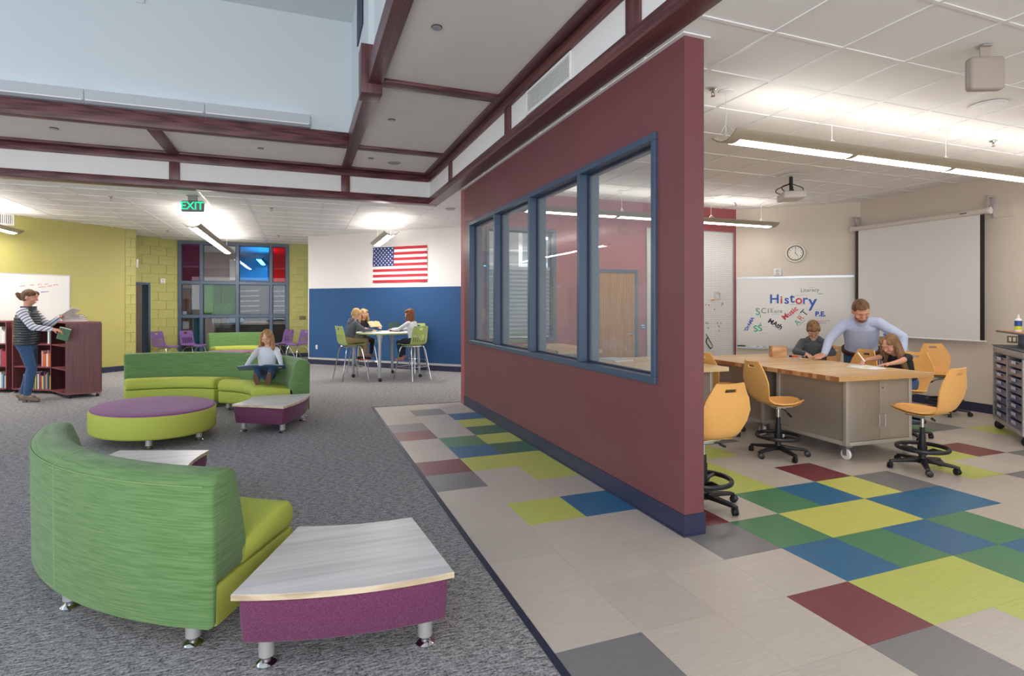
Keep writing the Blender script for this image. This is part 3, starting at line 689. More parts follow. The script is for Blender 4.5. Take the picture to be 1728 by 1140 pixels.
def drafting_chair():
    o = thing('drafting_chair', 'x', 'chair', (0, 0, 0), 0, 'orange swivel chairs round the benches')
    # one moulded shell: faceted back and tapering seat
    raw = [(.235, .495), (.20, .503), (.12, .498), (.02, .488), (-.08, .484), (-.15, .494), (-.195, .525), (-.215, .56), (-.235, .62), (-.252, .70), (-.266, .78), (-.272, .815), (-.2745, .828), (-.280, .852), (-.286, .875), (-.29, .886)]
    wd = [.050, .088, .152, .188, .188, .160, .150, .156, .182, .196, .172, .150, .143, .130, .118, .110]
    b = shell(raw, wd, [(12, 13, 4, 8)], th=.012, nx=12, curve=.018)
    b.out('shell', M_YCH, o, bevel=0, ang=38)
    # recessed panel on back and lit seat face with its light painted in
    b = B(); P = []
    for (y, z), w_ in zip(raw[1:6], (.07, .135, .170, .165, .12)): P.append([Vector((w_*f, y, z+.0035+.018*0-.004*abs(f))) for f in (-1, -.6, 0, .6, 1)])
    b.grid(P); b.solid(.002); b.out('seat_face', M_YST, o)
    b = B(); b.box(-.09, .09, -.07, .09, .458, .474); b.prism([(-.05, -.05), (.05, -.05), (.05, .05), (-.05, .05)], .44, .458); b.out('seat_plate', M_METAL, o, bevel=.006)
    b = B(); b.cyl((0, 0, .07), (0, 0, .30), .026, n=16); b.cyl((0, 0, .30), (0, 0, .36), .020, n=16); ol = b.out('column', M_BLACK, o)
    b = B(); b.cyl((0, 0, .36), (0, 0, .445), .013, n=12); b.out('gas_rod', M_CHROME, ol)
    b = B(); b.tube([(.03, 0, .45), (.10, .0, .44), (.15, .0, .415)], .0045, 6); b.cyl((.14, 0, .42), (.185, 0, .398), .010, n=10); b.out('lever', M_BLACK, o)
    b = B(); R_ = .185
    b.loft([[Vector(((R_+.022*cos(a)*.7)*cos(t), (R_+.022*cos(a)*.7)*sin(t), .185+.018*sin(a))) for a in [2*pi*i/8 for i in range(8)]] for t in [2*pi*k/36 for k in range(36)]], False, True)
    rg = b.out('foot_ring', M_BLACK, o)
    for k in range(3):
        b = B(); t = 2*pi*k/3+.5; b.tube([(.025*cos(t), .025*sin(t), .15), (.09*cos(t), .09*sin(t), .185), (.182*cos(t), .182*sin(t), .182)], .014, 6); b.out('spoke', M_BLACK, rg)
    b = B(); b.cyl((0, 0, .125), (0, 0, .205), .036, n=16); b.out('ring_hub', M_BLACK, rg)
    b = B(); b.cyl((0, 0, .055), (0, 0, .105), .042, .032, n=16); bs = b.out('base_hub', M_BLACK, o)
    for k in range(5):
        t = 2*pi*k/5; b = B()
        b.loft([[Vector((r*cos(t)-s*sin(t)*wd_, r*sin(t)+s*cos(t)*wd_, zz)) for s, zz in ((-1, z0), (1, z0), (1, z1), (-1, z1))] for r, wd_, z0, z1 in ((.02, .026, .062, .10), (.12, .022, .058, .088), (.225, .018, .052, .074), (.255, .016, .05, .068))])
        b.out('base_arm', M_BLACK, o, bevel=.005)
        caster(o, .245*cos(t), .245*sin(t), .026, a=t*1.7+.6)
    return o
DC = drafting_chair()
DCS = [((4.175, 3.97), rd(-102), 'orange swivel chair seen side on before the long left side of the front bench'),
       ((2.64, 3.16), rd(-2), 'orange swivel chair half hidden behind the near end of the maroon partition'),
       ((4.98, 3.20), rd(5), 'orange swivel chair at the near right corner of the front bench'),
       ((6.02, 4.06), rd(100), 'orange swivel chair under the girl who writes'),
       ((7.78, 4.72), rd(150), 'empty orange swivel chair standing by the wall below the screen'),
       ((5.86, 4.60), rd(80), 'orange swivel chair pushed in beside the standing man'),
       ((4.36, 4.93), rd(-86), 'orange swivel chair of which only seat tip and base show between the benches'),
       ((2.62, 6.62), rd(-80), 'orange swivel chair seen through the far left pane of the partition window'),
       ((6.08, 5.22), rd(62), 'orange swivel chair under the boy in the grey hoodie at the bench')]
for k, (p, a, lab) in enumerate(DCS):
    if k == 0: DC.location = (p[0], p[1], 0); DC.rotation_euler = (0, 0, a); DC['label'] = lab
    else: dup(DC, (p[0], p[1], 0), a, lab)
def slat_shell(m, seat_z, o, th=.008, slots=True):
    raw = smooth_path([(.20, seat_z-.012, 0), (.17, seat_z+.004, 0), (.02, seat_z-.006, 0), (-.13, seat_z+.0, 0), (-.18, seat_z+.035, 0), (-.205, seat_z+.12, 0), (-.225, seat_z+.24, 0), (-.255, seat_z+.36, 0)], 3)
    raw = [(v.x, v.y) for v in raw]; n_ = len(raw)
    wd = []
    for j in range(n_):
        f = j/(n_-1); wd.append(.185+.02*sin(pi*f)-(.02 if j in (0, n_-1) else 0))
    sl = [(n_-3, n_-2, 7, 11)]
    if slots:
        for k in range(2, 16, 2): sl.append((n_-9, n_-5, k, k+1))
    b = shell(raw, wd, sl, th=th, nx=18, curve=.02); return b.out('shell', m, o, ang=40)
def stack_chair(label, loc, rz):
    o = thing('stacking_chair', label, 'chair', (loc[0], loc[1], 0), rz, 'purple stacking chairs'); slat_shell(M_PCH, .42, o)
    for s in (-1, 1):
        b = B(); b.tube(smooth_path([(s*.17, .15, .40), (s*.19, .20, .25), (s*.20, .24, .008)], 5), .010, 8); b.out('leg', M_CHROME, o)
        b = B(); b.tube(smooth_path([(s*.17, .10, .40), (s*.18, -.06, .36), (s*.19, -.20, .16), (s*.195, -.27, .008)], 5), .010, 8); b.out('leg', M_CHROME, o)
    b = B(); b.tube([(-.17, .12, .405), (.17, .12, .405)], .009, 8); b.tube([(-.17, -.02, .392), (.17, -.02, .392)], .009, 8); b.out('seat_rail', M_CHROME, o)
    return o
stack_chair('purple stacking chair leftmost before the block wall', (-2.95, 15.2), rd(-118))
stack_chair('purple stacking chair beside the left end of the window sofa', (-2.42, 15.46), rd(-128))
stack_chair('purple stacking chair right of the window sofa, farther of the pair', (-.42, 15.3), rd(128))
stack_chair('purple stacking chair rightmost of all before the block wall', (-.02, 14.95), rd(130))
def high_stool(label, loc, rz):
    o = thing('high_stool', label, 'stool', (loc[0], loc[1], 0), rz, 'lime high stools'); sz = .655; slat_shell(M_LCH, sz, o)
    for sx in (-1, 1):
        for sy in (-1, 1):
            b = B(); b.tube(smooth_path([(sx*.12, sy*.11, sz-.02), (sx*.165, sy*.145, sz-.06), (sx*.20, sy*.19, .35), (sx*.235, sy*.25, .006)], 5), .011, 8); b.out('leg', M_CHROME, o)
    b = B(); z = .255
    for a, c in (((-.21, .208), (.21, .208)), ((-.21, -.208), (.21, -.208)), ((-.21, .208), (-.21, -.208)), ((.21, .208), (.21, -.208))): b.cyl((*a, z), (*c, z), .007, n=8)
    b.out('foot_rail', M_CHROME, o)
    b = B(); b.tube([(-.13, .11, sz-.022), (.13, .11, sz-.022), (.13, -.11, sz-.022), (-.13, -.11, sz-.022)], .009, 8, True); b.out('seat_frame', M_CHROME, o)
    return o
high_stool('lime high stool under the boy in the grey hoodie', (.90, 10.85), rd(-72))
high_stool('lime high stool behind the table under the girl in black', (1.22, 11.72), rd(-160))
high_stool('lime high stool nearest on the right, under the girl in white', (1.99, 10.46), rd(32))
high_stool('empty lime high stool behind the right half of the high table', (2.22, 11.72), rd(135))
# high table
t = thing('high_table', 'round white high table with lime rim on four silver legs', 'table', (1.58, 11.0, 0), rd(26))
b = B(); b.lathe([(.60, .858), (.605, .862), (.605, .880), (.60, .886), (.3, .886)], n=40); tp = b.out('table_top', mat('table_top_white', '#e6e6e4', .35), t, ang=60)
b = B(); R_ = .607
b.loft([[Vector(((R_+.006*cos(a))*cos(q), (R_+.006*cos(a))*sin(q), .871+.013*sin(a))) for a in [2*pi*i/8 for i in range(8)]] for q in [2*pi*k/40 for k in range(40)]], False, True); b.out('rim', M_LCH, tp)
M_TLEG = mat('table_leg_silver', '#a9aeb2', .35, .5)
for sx in (-1, 1):
    for sy in (-1, 1):
        b = B(); b.loft([[Vector((sx*x+cos(q)*r, sy*x+sin(q)*r*1.0, z)) for q in [2*pi*i/12 for i in range(12)]] for x, r, z in ((.40, .075, .858), (.415, .05, .80), (.43, .032, .68), (.455, .026, .07))])
        b.out('leg', M_TLEG, t); caster(t, sx*.456, sy*.456, .034, a=1.0)
# ------------------------------------------------------------------ classroom benches
M_STEEL = mat('bench_steel_taupe', '#a89b8d', .45, .35, var=.03, scale=(40, 2, 2))
M_STEELF = mat('bench_frame_light', '#b9b3a6', .4, .35)
STV = [mat('maple_stave_%d' % k, c, .3, var=.05, scale=(3, 40, 40), det=4) for k, c in enumerate(('#e0bf8c', '#d7b07a', '#e6c999', '#cfa46c', '#dcb886'))]
STE = [mat('maple_end_%d' % k, c, .5, var=.12, scale=(60, 60, 60)) for k, c in enumerate(('#b98252', '#a86f45', '#c99766', '#9c6239'))]
def bench(label, loc, rz, W, L, z=.78, group='butcher block benches', doors=True):
    """origin at the near left corner of the top; x to the right, y away"""
    o = thing('work_bench', label, 'workbench', (loc[0], loc[1], 0), rz, group); n_ = max(8, int(round(L/.046))); th = .042
    tp = B().box(.002, W-.002, .002, L-.002, z-th+.001, z-.002).out('table_top', STV[0], o, smooth=False)
    b = B(); sw = L/n_; b.box(0.0008, W-.0008, .0004, sw-.0004, z-th, z); s0 = None; random.seed(int(loc[0]*100))
    for k in range(n_):
        m = random.choice(STV)
        if s0 is None: s0 = b.out('stave', m, tp, smooth=False, bevel=.0008, seg=1); s0.material_slots[0].link = 'OBJECT'; s0.material_slots[0].material = m
        else: inst(s0, 'stave', tp, (0, k*sw, 0), m=m)
    e0 = None; b = B(); b.box(-.0012, .0010, .0006, sw-.0006, z-th+.0008, z-.0010)
    for k in range(n_):
        m = random.choice(STE)
        if e0 is None: e0 = b.out('end_grain', m, tp, smooth=False); e0.material_slots[0].link = 'OBJECT'; e0.material_slots[0].material = m
        else: inst(e0, 'end_grain', tp, (0, k*sw, 0), m=m)
    x0, x1, y0, y1, zb = .24, W-.08, .14, L-.05, .125
    b = B(); b.box(x0+.02, x1-.02, y0+.02, y1-.02, zb+.01, z-th-.002); bd = b.out('cabinet_body', M_STEEL, o, smooth=False)
    for (x, y) in ((x0, y0), (x1-.04, y0), (x0, y1-.04), (x1-.04, y1-.04)):
        B().box(x, x+.04, y, y+.04, zb, z-th).out('corner_post', M_STEELF, o, bevel=.004)
    for (a, c, e, f) in ((x0+.04, x1-.04, y0, y0+.03), (x0+.04, x1-.04, y1-.03, y1), (x0, x0+.03, y0+.04, y1-.04), (x1-.03, x1, y0+.04, y1-.04)):
        B().box(a, c, e, f, zb, zb+.035).out('bottom_rail', M_STEELF, o, bevel=.003)
        B().box(a, c, e+.004, f-.004, z-th-.022, z-th).out('top_rail', M_STEEL, o, smooth=False)
    xm = (x0+x1)/2
    for k, (a, c) in enumerate(((x0+.042, xm-.002), (xm+.002, x1-.042))):
        dr = B().box(a, c, y0+.006, y0+.022, zb+.038, z-th-.025).out('door', M_STEEL, o, bevel=.003)
        hx = xm-.035 if k == 0 else xm+.035
        B().tube([(hx, y0+.008, .40), (hx, y0-.022, .40), (hx, y0-.022, .29), (hx, y0+.008, .29)], .0045, 6).out('handle', M_CHROME, dr)
        if k: B().cyl((hx, y0+.008, .64), (hx, y0-.001, .64), .009).out('lock', M_CHROME, dr)
    M_CW = mat('caster_white', '#e3e1de', .4)
    for (x, y) in ((x0+.03, y0+.03), (x1-.03, y0+.03), (x0+.03, y1-.03), (x1-.03, y1-.03)):
        c = B().box(x-.035, x+.035, y-.035, y+.035, zb-.012, zb).box(x-.022, x-.018, y-.02, y+.02, .04, zb-.012).box(x+.018, x+.022, y-.02, y+.02, .04, zb-.012).out('caster_bracket', M_METAL, o, smooth=False)
        B().lathe([(.02, -.014), (.046, -.013), (.05, -.008), (.05, .008), (.046, .013), (.02, .014)], (x, y, .05), 20, Matrix.Rotation(pi/2, 4, 'Y')).out('wheel', M_CW, c)
    return o
BA = rd(-3.5)
ba_u = Vector((-sin(BA), cos(BA))); ba_v = Vector((cos(BA), sin(BA)))
P0 = Vector((4.36, 3.49))
bench('butcher block bench with steel cabinet doors facing the camera', P0, BA, 1.12, 1.035)
q = P0+ba_u*1.037; bench('butcher block bench pushed against the far end of the front bench', q, BA, 1.12, 1.035)
bench('butcher block bench corner beside the end of the partition', (2.95, 4.456), 0, 1.09, 1.25)
bench('taller butcher block bench by the rear window, seen through the partition panes', (2.9, 6.04), 0, .60, 1.2, z=.855)
# ------------------------------------------------------------------ lamps
M_LAMPW = mat('lamp_shell_bounce_tan', '#a79b87', .45)  # warm bounce light painted into the shell colour as tan
M_LAMPT = mat('lamp_shell_underside', '#c2b49a', .5)
E_DOWN = emis('lamp_diffuser_glow', '#fffaf2', 10.0)
E_UP = emis('lamp_uplight_glow', '#fff9f0', 5.5); E_UP2 = emis('lamp_uplight_glow_lounge', '#fff9f0', 15.0); E_DOWN2 = emis('lamp_diffuser_glow_lounge', '#fffaf2', 36.0)
def pendant(label, p0, ang, L, z=2.66, segs=3, first=None, seg_len=None, wires=None, group='curved pendant lamps', wdt=.27, up=None):
    """long shallow trough lamp running along +x of its own frame; light panels below, open light strip above"""
    o = thing('pendant_lamp', label, 'lamp', (p0[0], p0[1], z), ang, group)
    n_ = 12; h = .062; prof = []
    for k in range(n_+1):
        f = k/n_*2-1; prof.append((f*wdt/2, h*(f*f)))
    b = B(); upp = [Vector((0, y, zz+.010)) for y, zz in prof]; dn = [Vector((0, y, zz)) for y, zz in prof]
    ring = dn+upp[::-1]; b.loft([[v+Vector((x, 0, 0)) for v in ring] for x in (0, L)]); b.out('shade', M_LAMPW, o, ang=50)
    sl = (L-.12)/segs
    for k in range(segs):
        x0 = .10+k*sl; x1 = x0+sl-.07; b = B()
        pr = [(f*.062, h*((f*.062/(wdt/2))**2)) for f in (-1, -.5, 0, .5, 1)]
        r = [Vector((0, y, zz-.0022)) for y, zz in pr]+[Vector((0, y, zz-.0004)) for y, zz in pr[::-1]]
        b.loft([[v+Vector((x0, 0, 0)) for v in r], [v+Vector((x1, 0, 0)) for v in r]]); b.out('diffuser', E_DOWN2 if up else E_DOWN, o, smooth=False)
        b = B(); b.box(x0, x1, -.05, .05, .016, .020); b.out('uplight', up or E_UP, o, smooth=False)
    ws = wires if wires is not None else [(.06), L-.06]
    for x in ws:
        b = B(); b.cyl((x, 0, .012), (x, 0, H-z-.006), .0028, n=6); b.tube([(x, -.10, .05), (x, 0, .14), (x, .10, .05)], .002, 5); b.cyl((x, 0, H-z-.01), (x, 0, H-z+.0), .055, .055, n=20); b.out('wire', M_WHITE, o)
    return o
pendant('long curved pendant lamp over the front of the classroom benches', (3.05, 3.42), 0, 5.2, 2.655, 4, wires=[.02, 1.14, 2.6, 4.2])
pendant('curved pendant lamp before the red rear wall of the classroom', (2.75, 6.95), 0, 4.45, 2.66, 3, wires=[.05, 1.6, 3.2, 4.2])
pendant('curved pendant lamp hanging below the exit sign', (-1.64, 10.35), rd(90), 5.0, 2.67, 4, wires=[.2, 2.4, 4.7], up=E_UP2)
pendant('short curved pendant lamp before the flag', (1.55, 10.1), rd(90), 2.1, 2.66, 2, wires=[.15, 1.95], up=E_UP2)
pendant('curved pendant lamp cut by the left edge of the picture', (-4.72, 9.3), rd(90), 3.1, 2.66, 2, wires=[.2, 2.7], up=E_UP2)
pendant('added curved pendant lamp, unseen behind the camera in the classroom', (3.2, -.6), 0, 4.8, 2.66, 4, wires=[.2, 4.5])  # unseen lamp repeated behind the camera as extra light
pendant('added curved pendant lamp, unseen behind the partition, brightening the lounge', (4.4, 7.95), rd(90), 2.4, 2.66, 2, wires=[.2, 2.2], up=E_UP2)  # added out of sight for more light in the far lounge
pendant('added curved pendant lamp, unseen left of the picture, brightening the lounge', (-7.2, 9.5), rd(90), 1.0, 2.66, 1, wires=[.2, .8], up=E_UP2)  # extra lamp out of view, added to brighten the lounge
pendant('added pendant lamp brightening the room beyond the coloured windows', (-1.05, 16.75), rd(90), 2.4, 2.66, 2, wires=[.2, 2.2], up=E_UP2)  # lamp put in to light the dark room behind the panes
pendant('added small lamp lighting the passage beyond the open doorway', (-4.5, 16.0), rd(45), .8, 2.66, 1, wires=[.1, .7])  # added to light the passage wall seen through the doorway
# linear uplights on the light well wall
M_UPL = mat('uplight_housing_grey', '#b9bcbf', .4)
for k, (x0, x1) in enumerate(((-4.1, -2.28), (-2.275, -1.07), (-1.065, .135))):
    o = thing('wall_uplight', ('grey linear uplight at the left end of the light well wall', 'grey linear uplight in the middle of the row on the light well wall', 'grey linear uplight nearest the oak corner of the light well')[k], 'lamp', (x0, 7.72, 3.70), 0, 'linear uplights')
    L = x1-x0; b = B(); b.loft([[Vector((x, y, z)) for y, z in ((0, .15), (0, 0), (-.05, 0), (-.09, .03), (-.10, .15), (-.092, .15), (-.082, .035), (-.046, .01), (-.008, .01), (-.008, .15))] for x in (0, L-.006)]); b.out('housing', M_UPL, o, smooth=False)
    b = B(); b.box(.01, L-.02, -.104, -.098, .02, .034); b.out('lip', M_WHITE, o, smooth=False)
    b = B(); b.box(.05, L-.06, -.07, -.02, .04, .045); b.out('light_strip', emis('uplight_glow_cool', '#dcecff', 2.0), o, smooth=False)
# ------------------------------------------------------------------ exit sign
o = thing('exit_sign', 'ceiling exit sign with glowing green letters', 'sign', (-1.49, 9.50, 0), rd(-12))
b = B(); b.box(-.16, .16, -.022, .022, 2.80, 2.965); b.out('housing', mat('sign_grey', '#6f6a66', .5), o, bevel=.02)
b = B(); b.box(-.06, .06, -.02, .02, 2.965, 3.03); b.box(-.075, .075, -.05, .05, 3.03, 3.043); b.out('mount', mat('sign_mount', '#8a8a86', .5), o, smooth=False)
text('lettering', 'EXIT', .165, emis('exit_green_glow', '#2fd79a', 1.1), o, plane_frame((0, -.0235, 2.883), (1, 0, 0)), .001, .002, space=.95)
# ------------------------------------------------------------------ flag
M_FR, M_FW, M_FB = mat('flag_red', '#c22d3c', .8, var=.05, scale=(8, 8, 30)), mat('flag_white', '#e9e7e8', .8, var=.03, scale=(8, 8, 30)), mat('flag_blue', '#2e4077', .8, var=.05, scale=(8, 8, 30))
FL0, FL1 = Vector((1.565, 12.895)), Vector((2.585, 11.875)); fz0, fz1 = 1.905, 2.70
o = thing('flag', 'striped flag with white stars on blue, hung flat on the white wall', 'flag', (FL0.x, FL0.y, 0), atan2(-1, 1))
FLW = (FL1-FL0).length
def rip(x, z): return -.012-.006*sin(x*9+z*14)-.004*sin(x*23-z*5)
def sheet(b, x0, x1, z0, z1, off, nx, nz=2):
    P = [[Vector((x0+(x1-x0)*i/nx, rip(x0+(x1-x0)*i/nx, z0+(z1-z0)*j/nz)+off, z0+(z1-z0)*j/nz)) for i in range(nx+1)] for j in range(nz+1)]
    b.grid(P); b.solid(.002); return b
sh = (fz1-fz0)/13
for k in range(13):
    z1 = fz1-k*sh; xa = .40*FLW if k < 7 else 0
    sheet(B(), xa, FLW, z1-sh, z1, 0, 24).out('stripe', M_FR if k % 2 == 0 else M_FW, o)
ct = sheet(B(), 0, .40*FLW, fz1-7*sh, fz1, 0, 14, 6).out('canton', M_FB, o)
def star(cx, cz, r):
    pts = []
    for i in range(10):
        q = r if i % 2 == 0 else r*.42; a = pi/2+i*pi/5; pts.append((cx+q*cos(a), cz+q*sin(a)))
    return pts
for r in range(9):
    for c in range(6 if r % 2 == 0 else 5):
        cx = .40*FLW*((c+.5)/6+(0 if r % 2 == 0 else 1/12)); cz = fz1-7*sh*(r+.75)/9.5; y = rip(cx, cz)-.004
        b = B(); b.loft([[Vector((x, y-d, z)) for x, z in star(cx, cz, .023)] for d in (.0, .002)]); b.out('star', M_FW, ct, smooth=False)
# blue tack panel
o = thing('tack_panel', 'long blue fabric tack panel on the lower flag wall', 'panel', (F0.x, F0.y, 0), atan2(-1, 1))
M_TACK = mat('tack_cloth_blue', '#255080', .8, var=.06, scale=(4, 4, 60), bump=.2)
px = [.045, 1.22, 2.40, 3.57, 4.6]
for k in range(4): B().box(px[k]+.001, px[k+1]-.001, -.022, -.001, .165, 1.80).out('panel', M_TACK, o, smooth=False)
o = thing('outlet', 'white power outlet low on the blue panel', 'outlet', (F0.x, F0.y, 0), atan2(-1, 1)); B().box(.26, .315, -.030, -.023, .36, .46).out('plate', M_OFFW, o, bevel=.004)
b = B(); [b.box(.275, .30, -.033, -.0295, z, z+.03) for z in (.37, .42)]; b.out('socket', M_WHITE, o, bevel=.004)
def grille(label, M, w_, h_, n_, dark=None, vertical=False, name='vent_grille', cat='vent', frame=.025):
    o = thing(name, label, cat); o.matrix_world = M
    b = B()
    for (a, c, e, f) in ((0, w_, 0, frame), (0, w_, h_-frame, h_), (0, frame, frame, h_-frame), (w_-frame, w_, frame, h_-frame)): b.box(a, c, e, f, 0, .014)
    b.out('frame', M_WHITE, o, bevel=.002, seg=1)
    B().box(frame, w_-frame, frame, h_-frame, .0002, .002).out('backing', dark or mat('vent_dark', '#3c3c40', .8), o, smooth=False)
    s0 = None
    for k in range(n_):
        if vertical:
            p = frame+(w_-2*frame)*(k+.5)/n_; loc = (p, 0, 0)
            if s0 is None: s0 = B().box(-.35*(w_-2*frame)/n_, .25*(w_-2*frame)/n_, frame, h_-frame, .003, .011).out('slat', M_WHITE, o, smooth=False); s0.location = loc
            else: inst(s0, 'slat', o, loc)
        else:
            p = frame+(h_-2*frame)*(k+.5)/n_; loc = (0, p, 0)
            if s0 is None: s0 = B().box(frame, w_-frame, -.26*(h_-2*frame)/n_, .22*(h_-2*frame)/n_, .003, .011).out('slat', M_WHITE, o, smooth=False); s0.location = loc
            else: inst(s0, 'slat', o, loc)
    return o
grille('white slatted air grille in the fascia above the partition', plane_frame((1.984, 4.80, 3.16), (0, -1, 0)), .91, .225, 11)
grille('white air grille high on the left yellow wall', plane_frame((-5.25, 12.35-.001, 2.85), (1, 1, 0)) @ Matrix.Translation((0, 0, .002)), .545, .205, 17, vertical=True)
grille('small white air grille above the flag', plane_frame((1.72, 12.736, 2.79), (1, -1, 0)) @ Matrix.Translation((0, 0, .001)), .30, .15, 11, vertical=True)
# ceiling fittings
def disc(name, label, cat, x, y, z, r, m, group, m2=None):
    o = thing(name, label, cat, (x, y, z), 0, group); b = B(); b.lathe([(r, -.006), (r, 0)], n=28); b.lathe([(r*.9, -.010), (r, -.005)], n=28); b.out('ring', m, o)
    b = B(); b.lathe([(r*.86, -.0125), (r*.86, -.008)], n=24); b.out('face', m2 or m, o); return o
M_DKMET = mat('fitting_dark', '#5d5e60', .4, .6)
for k, (x, y, r) in enumerate(((.978, 4.165, .042), (.987, 6.438, .042), (.966, 8.233, .04), (-2.742, 8.182, .045), (-.486, 8.235, .04))):
    disc('downlight', ('small round downlight in the raised ceiling nearest the camera', 'small round downlight in the raised ceiling past the oak strip', 'small round downlight in the far right raised panel', 'small round downlight in the far left raised panel', 'small round downlight in the middle far raised panel')[k], 'downlight', x, y, 3.52, r, M_DKMET, 'small downlights', mat('downlight_lens', '#9a9fa6', .3))
disc('ceiling_speaker', 'round ceiling speaker in the far right raised panel', 'speaker', 1.315, 8.349, 3.52, .10, mat('speaker_ring', '#b5afa8', .5), 'ceiling speakers', mat('speaker_mesh', '#9d968e', .6))
disc('ceiling_speaker', 'round white speaker in the classroom ceiling tiles', 'speaker', 5.28, 2.88, 3.043, .13, M_WHITE, 'ceiling speakers')
disc('ceiling_speaker', 'round grey speaker over the corner beyond the partition', 'speaker', 2.41, 9.25, 3.043, .085, mat('speaker_grey', '#aaaaaa', .5), 'ceiling speakers')
def sprinkler(label, x, y):
    o = thing('sprinkler', label, 'sprinkler', (x, y, 3.044), 0, 'ceiling sprinklers')
    B().lathe([(.034, -.004), (.034, 0)], n=18).lathe([(.02, -.012), (.03, -.003)], n=16).out('escutcheon', M_CHROME, o)
    b = B(); b.cyl((0, 0, -.012), (0, 0, -.03), .006, n=8); b.tube([(-.012, 0, -.02), (-.014, 0, -.04), (0, 0, -.052)], .0025, 5); b.tube([(.012, 0, -.02), (.014, 0, -.04), (0, 0, -.052)], .0025, 5); b.lathe([(.016, -.055), (.016, -.052)], n=12); b.out('head', mat('sprinkler_brass', '#8c7a6a', .35, .7), o)
for lab, x, y in (('sprinkler head beside the top of the partition end', 2.94, 3.414), ('sprinkler head over the right of the classroom', 6.49, 3.49), ('sprinkler head over the left yellow wall', -2.664, 10.04),
        ('sprinkler head right of the exit sign', -.44, 10.23), ('sprinkler head near the block wall', -2.694, 14.1), ('sprinkler head before the coloured windows', -.453, 14.12), ('sprinkler head near the red rear wall', 6.53, 7.05)): sprinkler(lab, x, y)
o = thing('ceiling_diffuser', 'square white air diffuser in the classroom ceiling by the red wall', 'vent', (5.62, 6.90, 3.043))
for k in range(4):
    q = .27-.06*k; b = B()
    for (a, c, e, f) in ((-q, q, -q, -q+.02), (-q, q, q-.02, q), (-q, -q+.02, -q+.02, q-.02), (q-.02, q, -q+.02, q-.02)): b.box(a, c, e, f, -.006-.006*k, .0)
    b.out('louver', M_WHITE, o, smooth=False)
# access box hanging from the classroom ceiling
o = thing('emergency_light_box', 'square beige box hanging from the classroom ceiling', 'box', (4.06, 2.23, 0), rd(-24))
B().box(-.105, .105, -.035, .035, 2.76, 2.97).out('housing', mat('box_beige', '#a99b91', .5), o, bevel=.022, seg=3)
B().box(-.106, .106, -.012, .012, 2.775, 2.955).out('side_band', mat('box_grey', '#b5b4b8', .5), o, bevel=.01)
B().box(-.03, .03, -.004, .004, 2.96, 3.035).box(-.03, .03, -.03, .03, 3.035, 3.043).out('bracket', MATS['box_beige'], o, smooth=False)
# projector
o = thing('projector', 'white ceiling projector on a black mount with hanging cables', 'projector', (5.85, 5.36, 0), rd(58))
b = B(); b.box(-.17, .17, -.13, .13, 2.74, 2.83); b.out('body', mat('projector_white', '#cfc9c0', .45), o, bevel=.02, seg=3)
b = B(); b.cyl((.0, -.125, 2.785), (.0, -.145, 2.785), .035, n=20); b.out('lens', M_BLACK, o)
for k in range(5): B().box(.171, .174, -.10+.04*k, -.08+.04*k, 2.755, 2.815).out('vent_slot', M_BLACK, o, smooth=False)
b = B(); b.cyl((0, 0, 2.86), (0, 0, 3.04), .022, n=14); b.box(-.06, .06, -.02, .02, 2.84, 2.865); b.box(-.02, .02, -.08, .08, 2.828, 2.845); b.out('mount', M_BLACK, o)
b = B(); b.lathe([(.17, 3.036), (.17, 3.042)], n=32); b.out('ceiling_plate', M_WHITE, o)
for k, (a, c) in enumerate(((.05, .10), (-.06, .09), (.02, -.10), (-.09, .02))): B().tube(smooth_path([(0, 0, 2.95), (a*1.6, c*1.4, 2.90), (a*2.0, c*1.5, 2.86), (a*1.2, c*.9, 2.825)], 6), .006, 6).out('cable', M_BLACK, o)
# ------------------------------------------------------------------ classroom whiteboard and what is written on it
M_WB = mat('whiteboard_enamel', '#e3e0dc', .22, spec=.5); M_ALU = mat('aluminium', '#b8babd', .35, .8)
WBM = plane_frame((7.04, 7.6, 0), (1, -1, 0))       # x along the wall, y up, z out of the wall
def onboard(M, t, z, d=.0): return M @ Vector((t, z, d))
o = thing('whiteboard', 'wide whiteboard covered in coloured school subject words', 'whiteboard', (7.04, 7.6, 0))
o.matrix_world = WBM
B().box(.03, 1.765, .69, 1.85, .003, .016).out('board', mat('whiteboard_enamel_warm', '#d2cdc6', .25), o, smooth=False)
B().box(.022, 1.773, 1.85, 1.885, .0, .022).out('map_rail', M_ALU, o, smooth=False)
B().box(.016, .030, .69, 1.885, .0, .020).out('side_frame', M_ALU, o, smooth=False); B().box(1.765, 1.779, .69, 1.885, .0, .020).out('side_frame', M_ALU, o, smooth=False)
B().box(.022, 1.773, .668, .69, .0, .075).box(.022, 1.773, .69, .70, .066, .075).out('pen_tray', M_ALU, o, smooth=False)
INK = {k: mat('ink_'+k, c, .5) for k, c in dict(blue='#2452b0', red='#cc3a40', green='#24a672', black='#1c1c1e', grey='#7c8584', teal='#5a9a8f', pale='#9aa0b8').items()}
def word(s_, t, z, size, ink, rot=0.0, bold=.0015, shear=0.0, space=1.0, parent=o, dz=.0165):
    M = Matrix.Translation((t, z, dz)) @ Matrix.Rotation(radians(rot), 4, 'Z'); return text('writing', s_, size, INK[ink], parent, M, .0004, bold, shear, space=space)
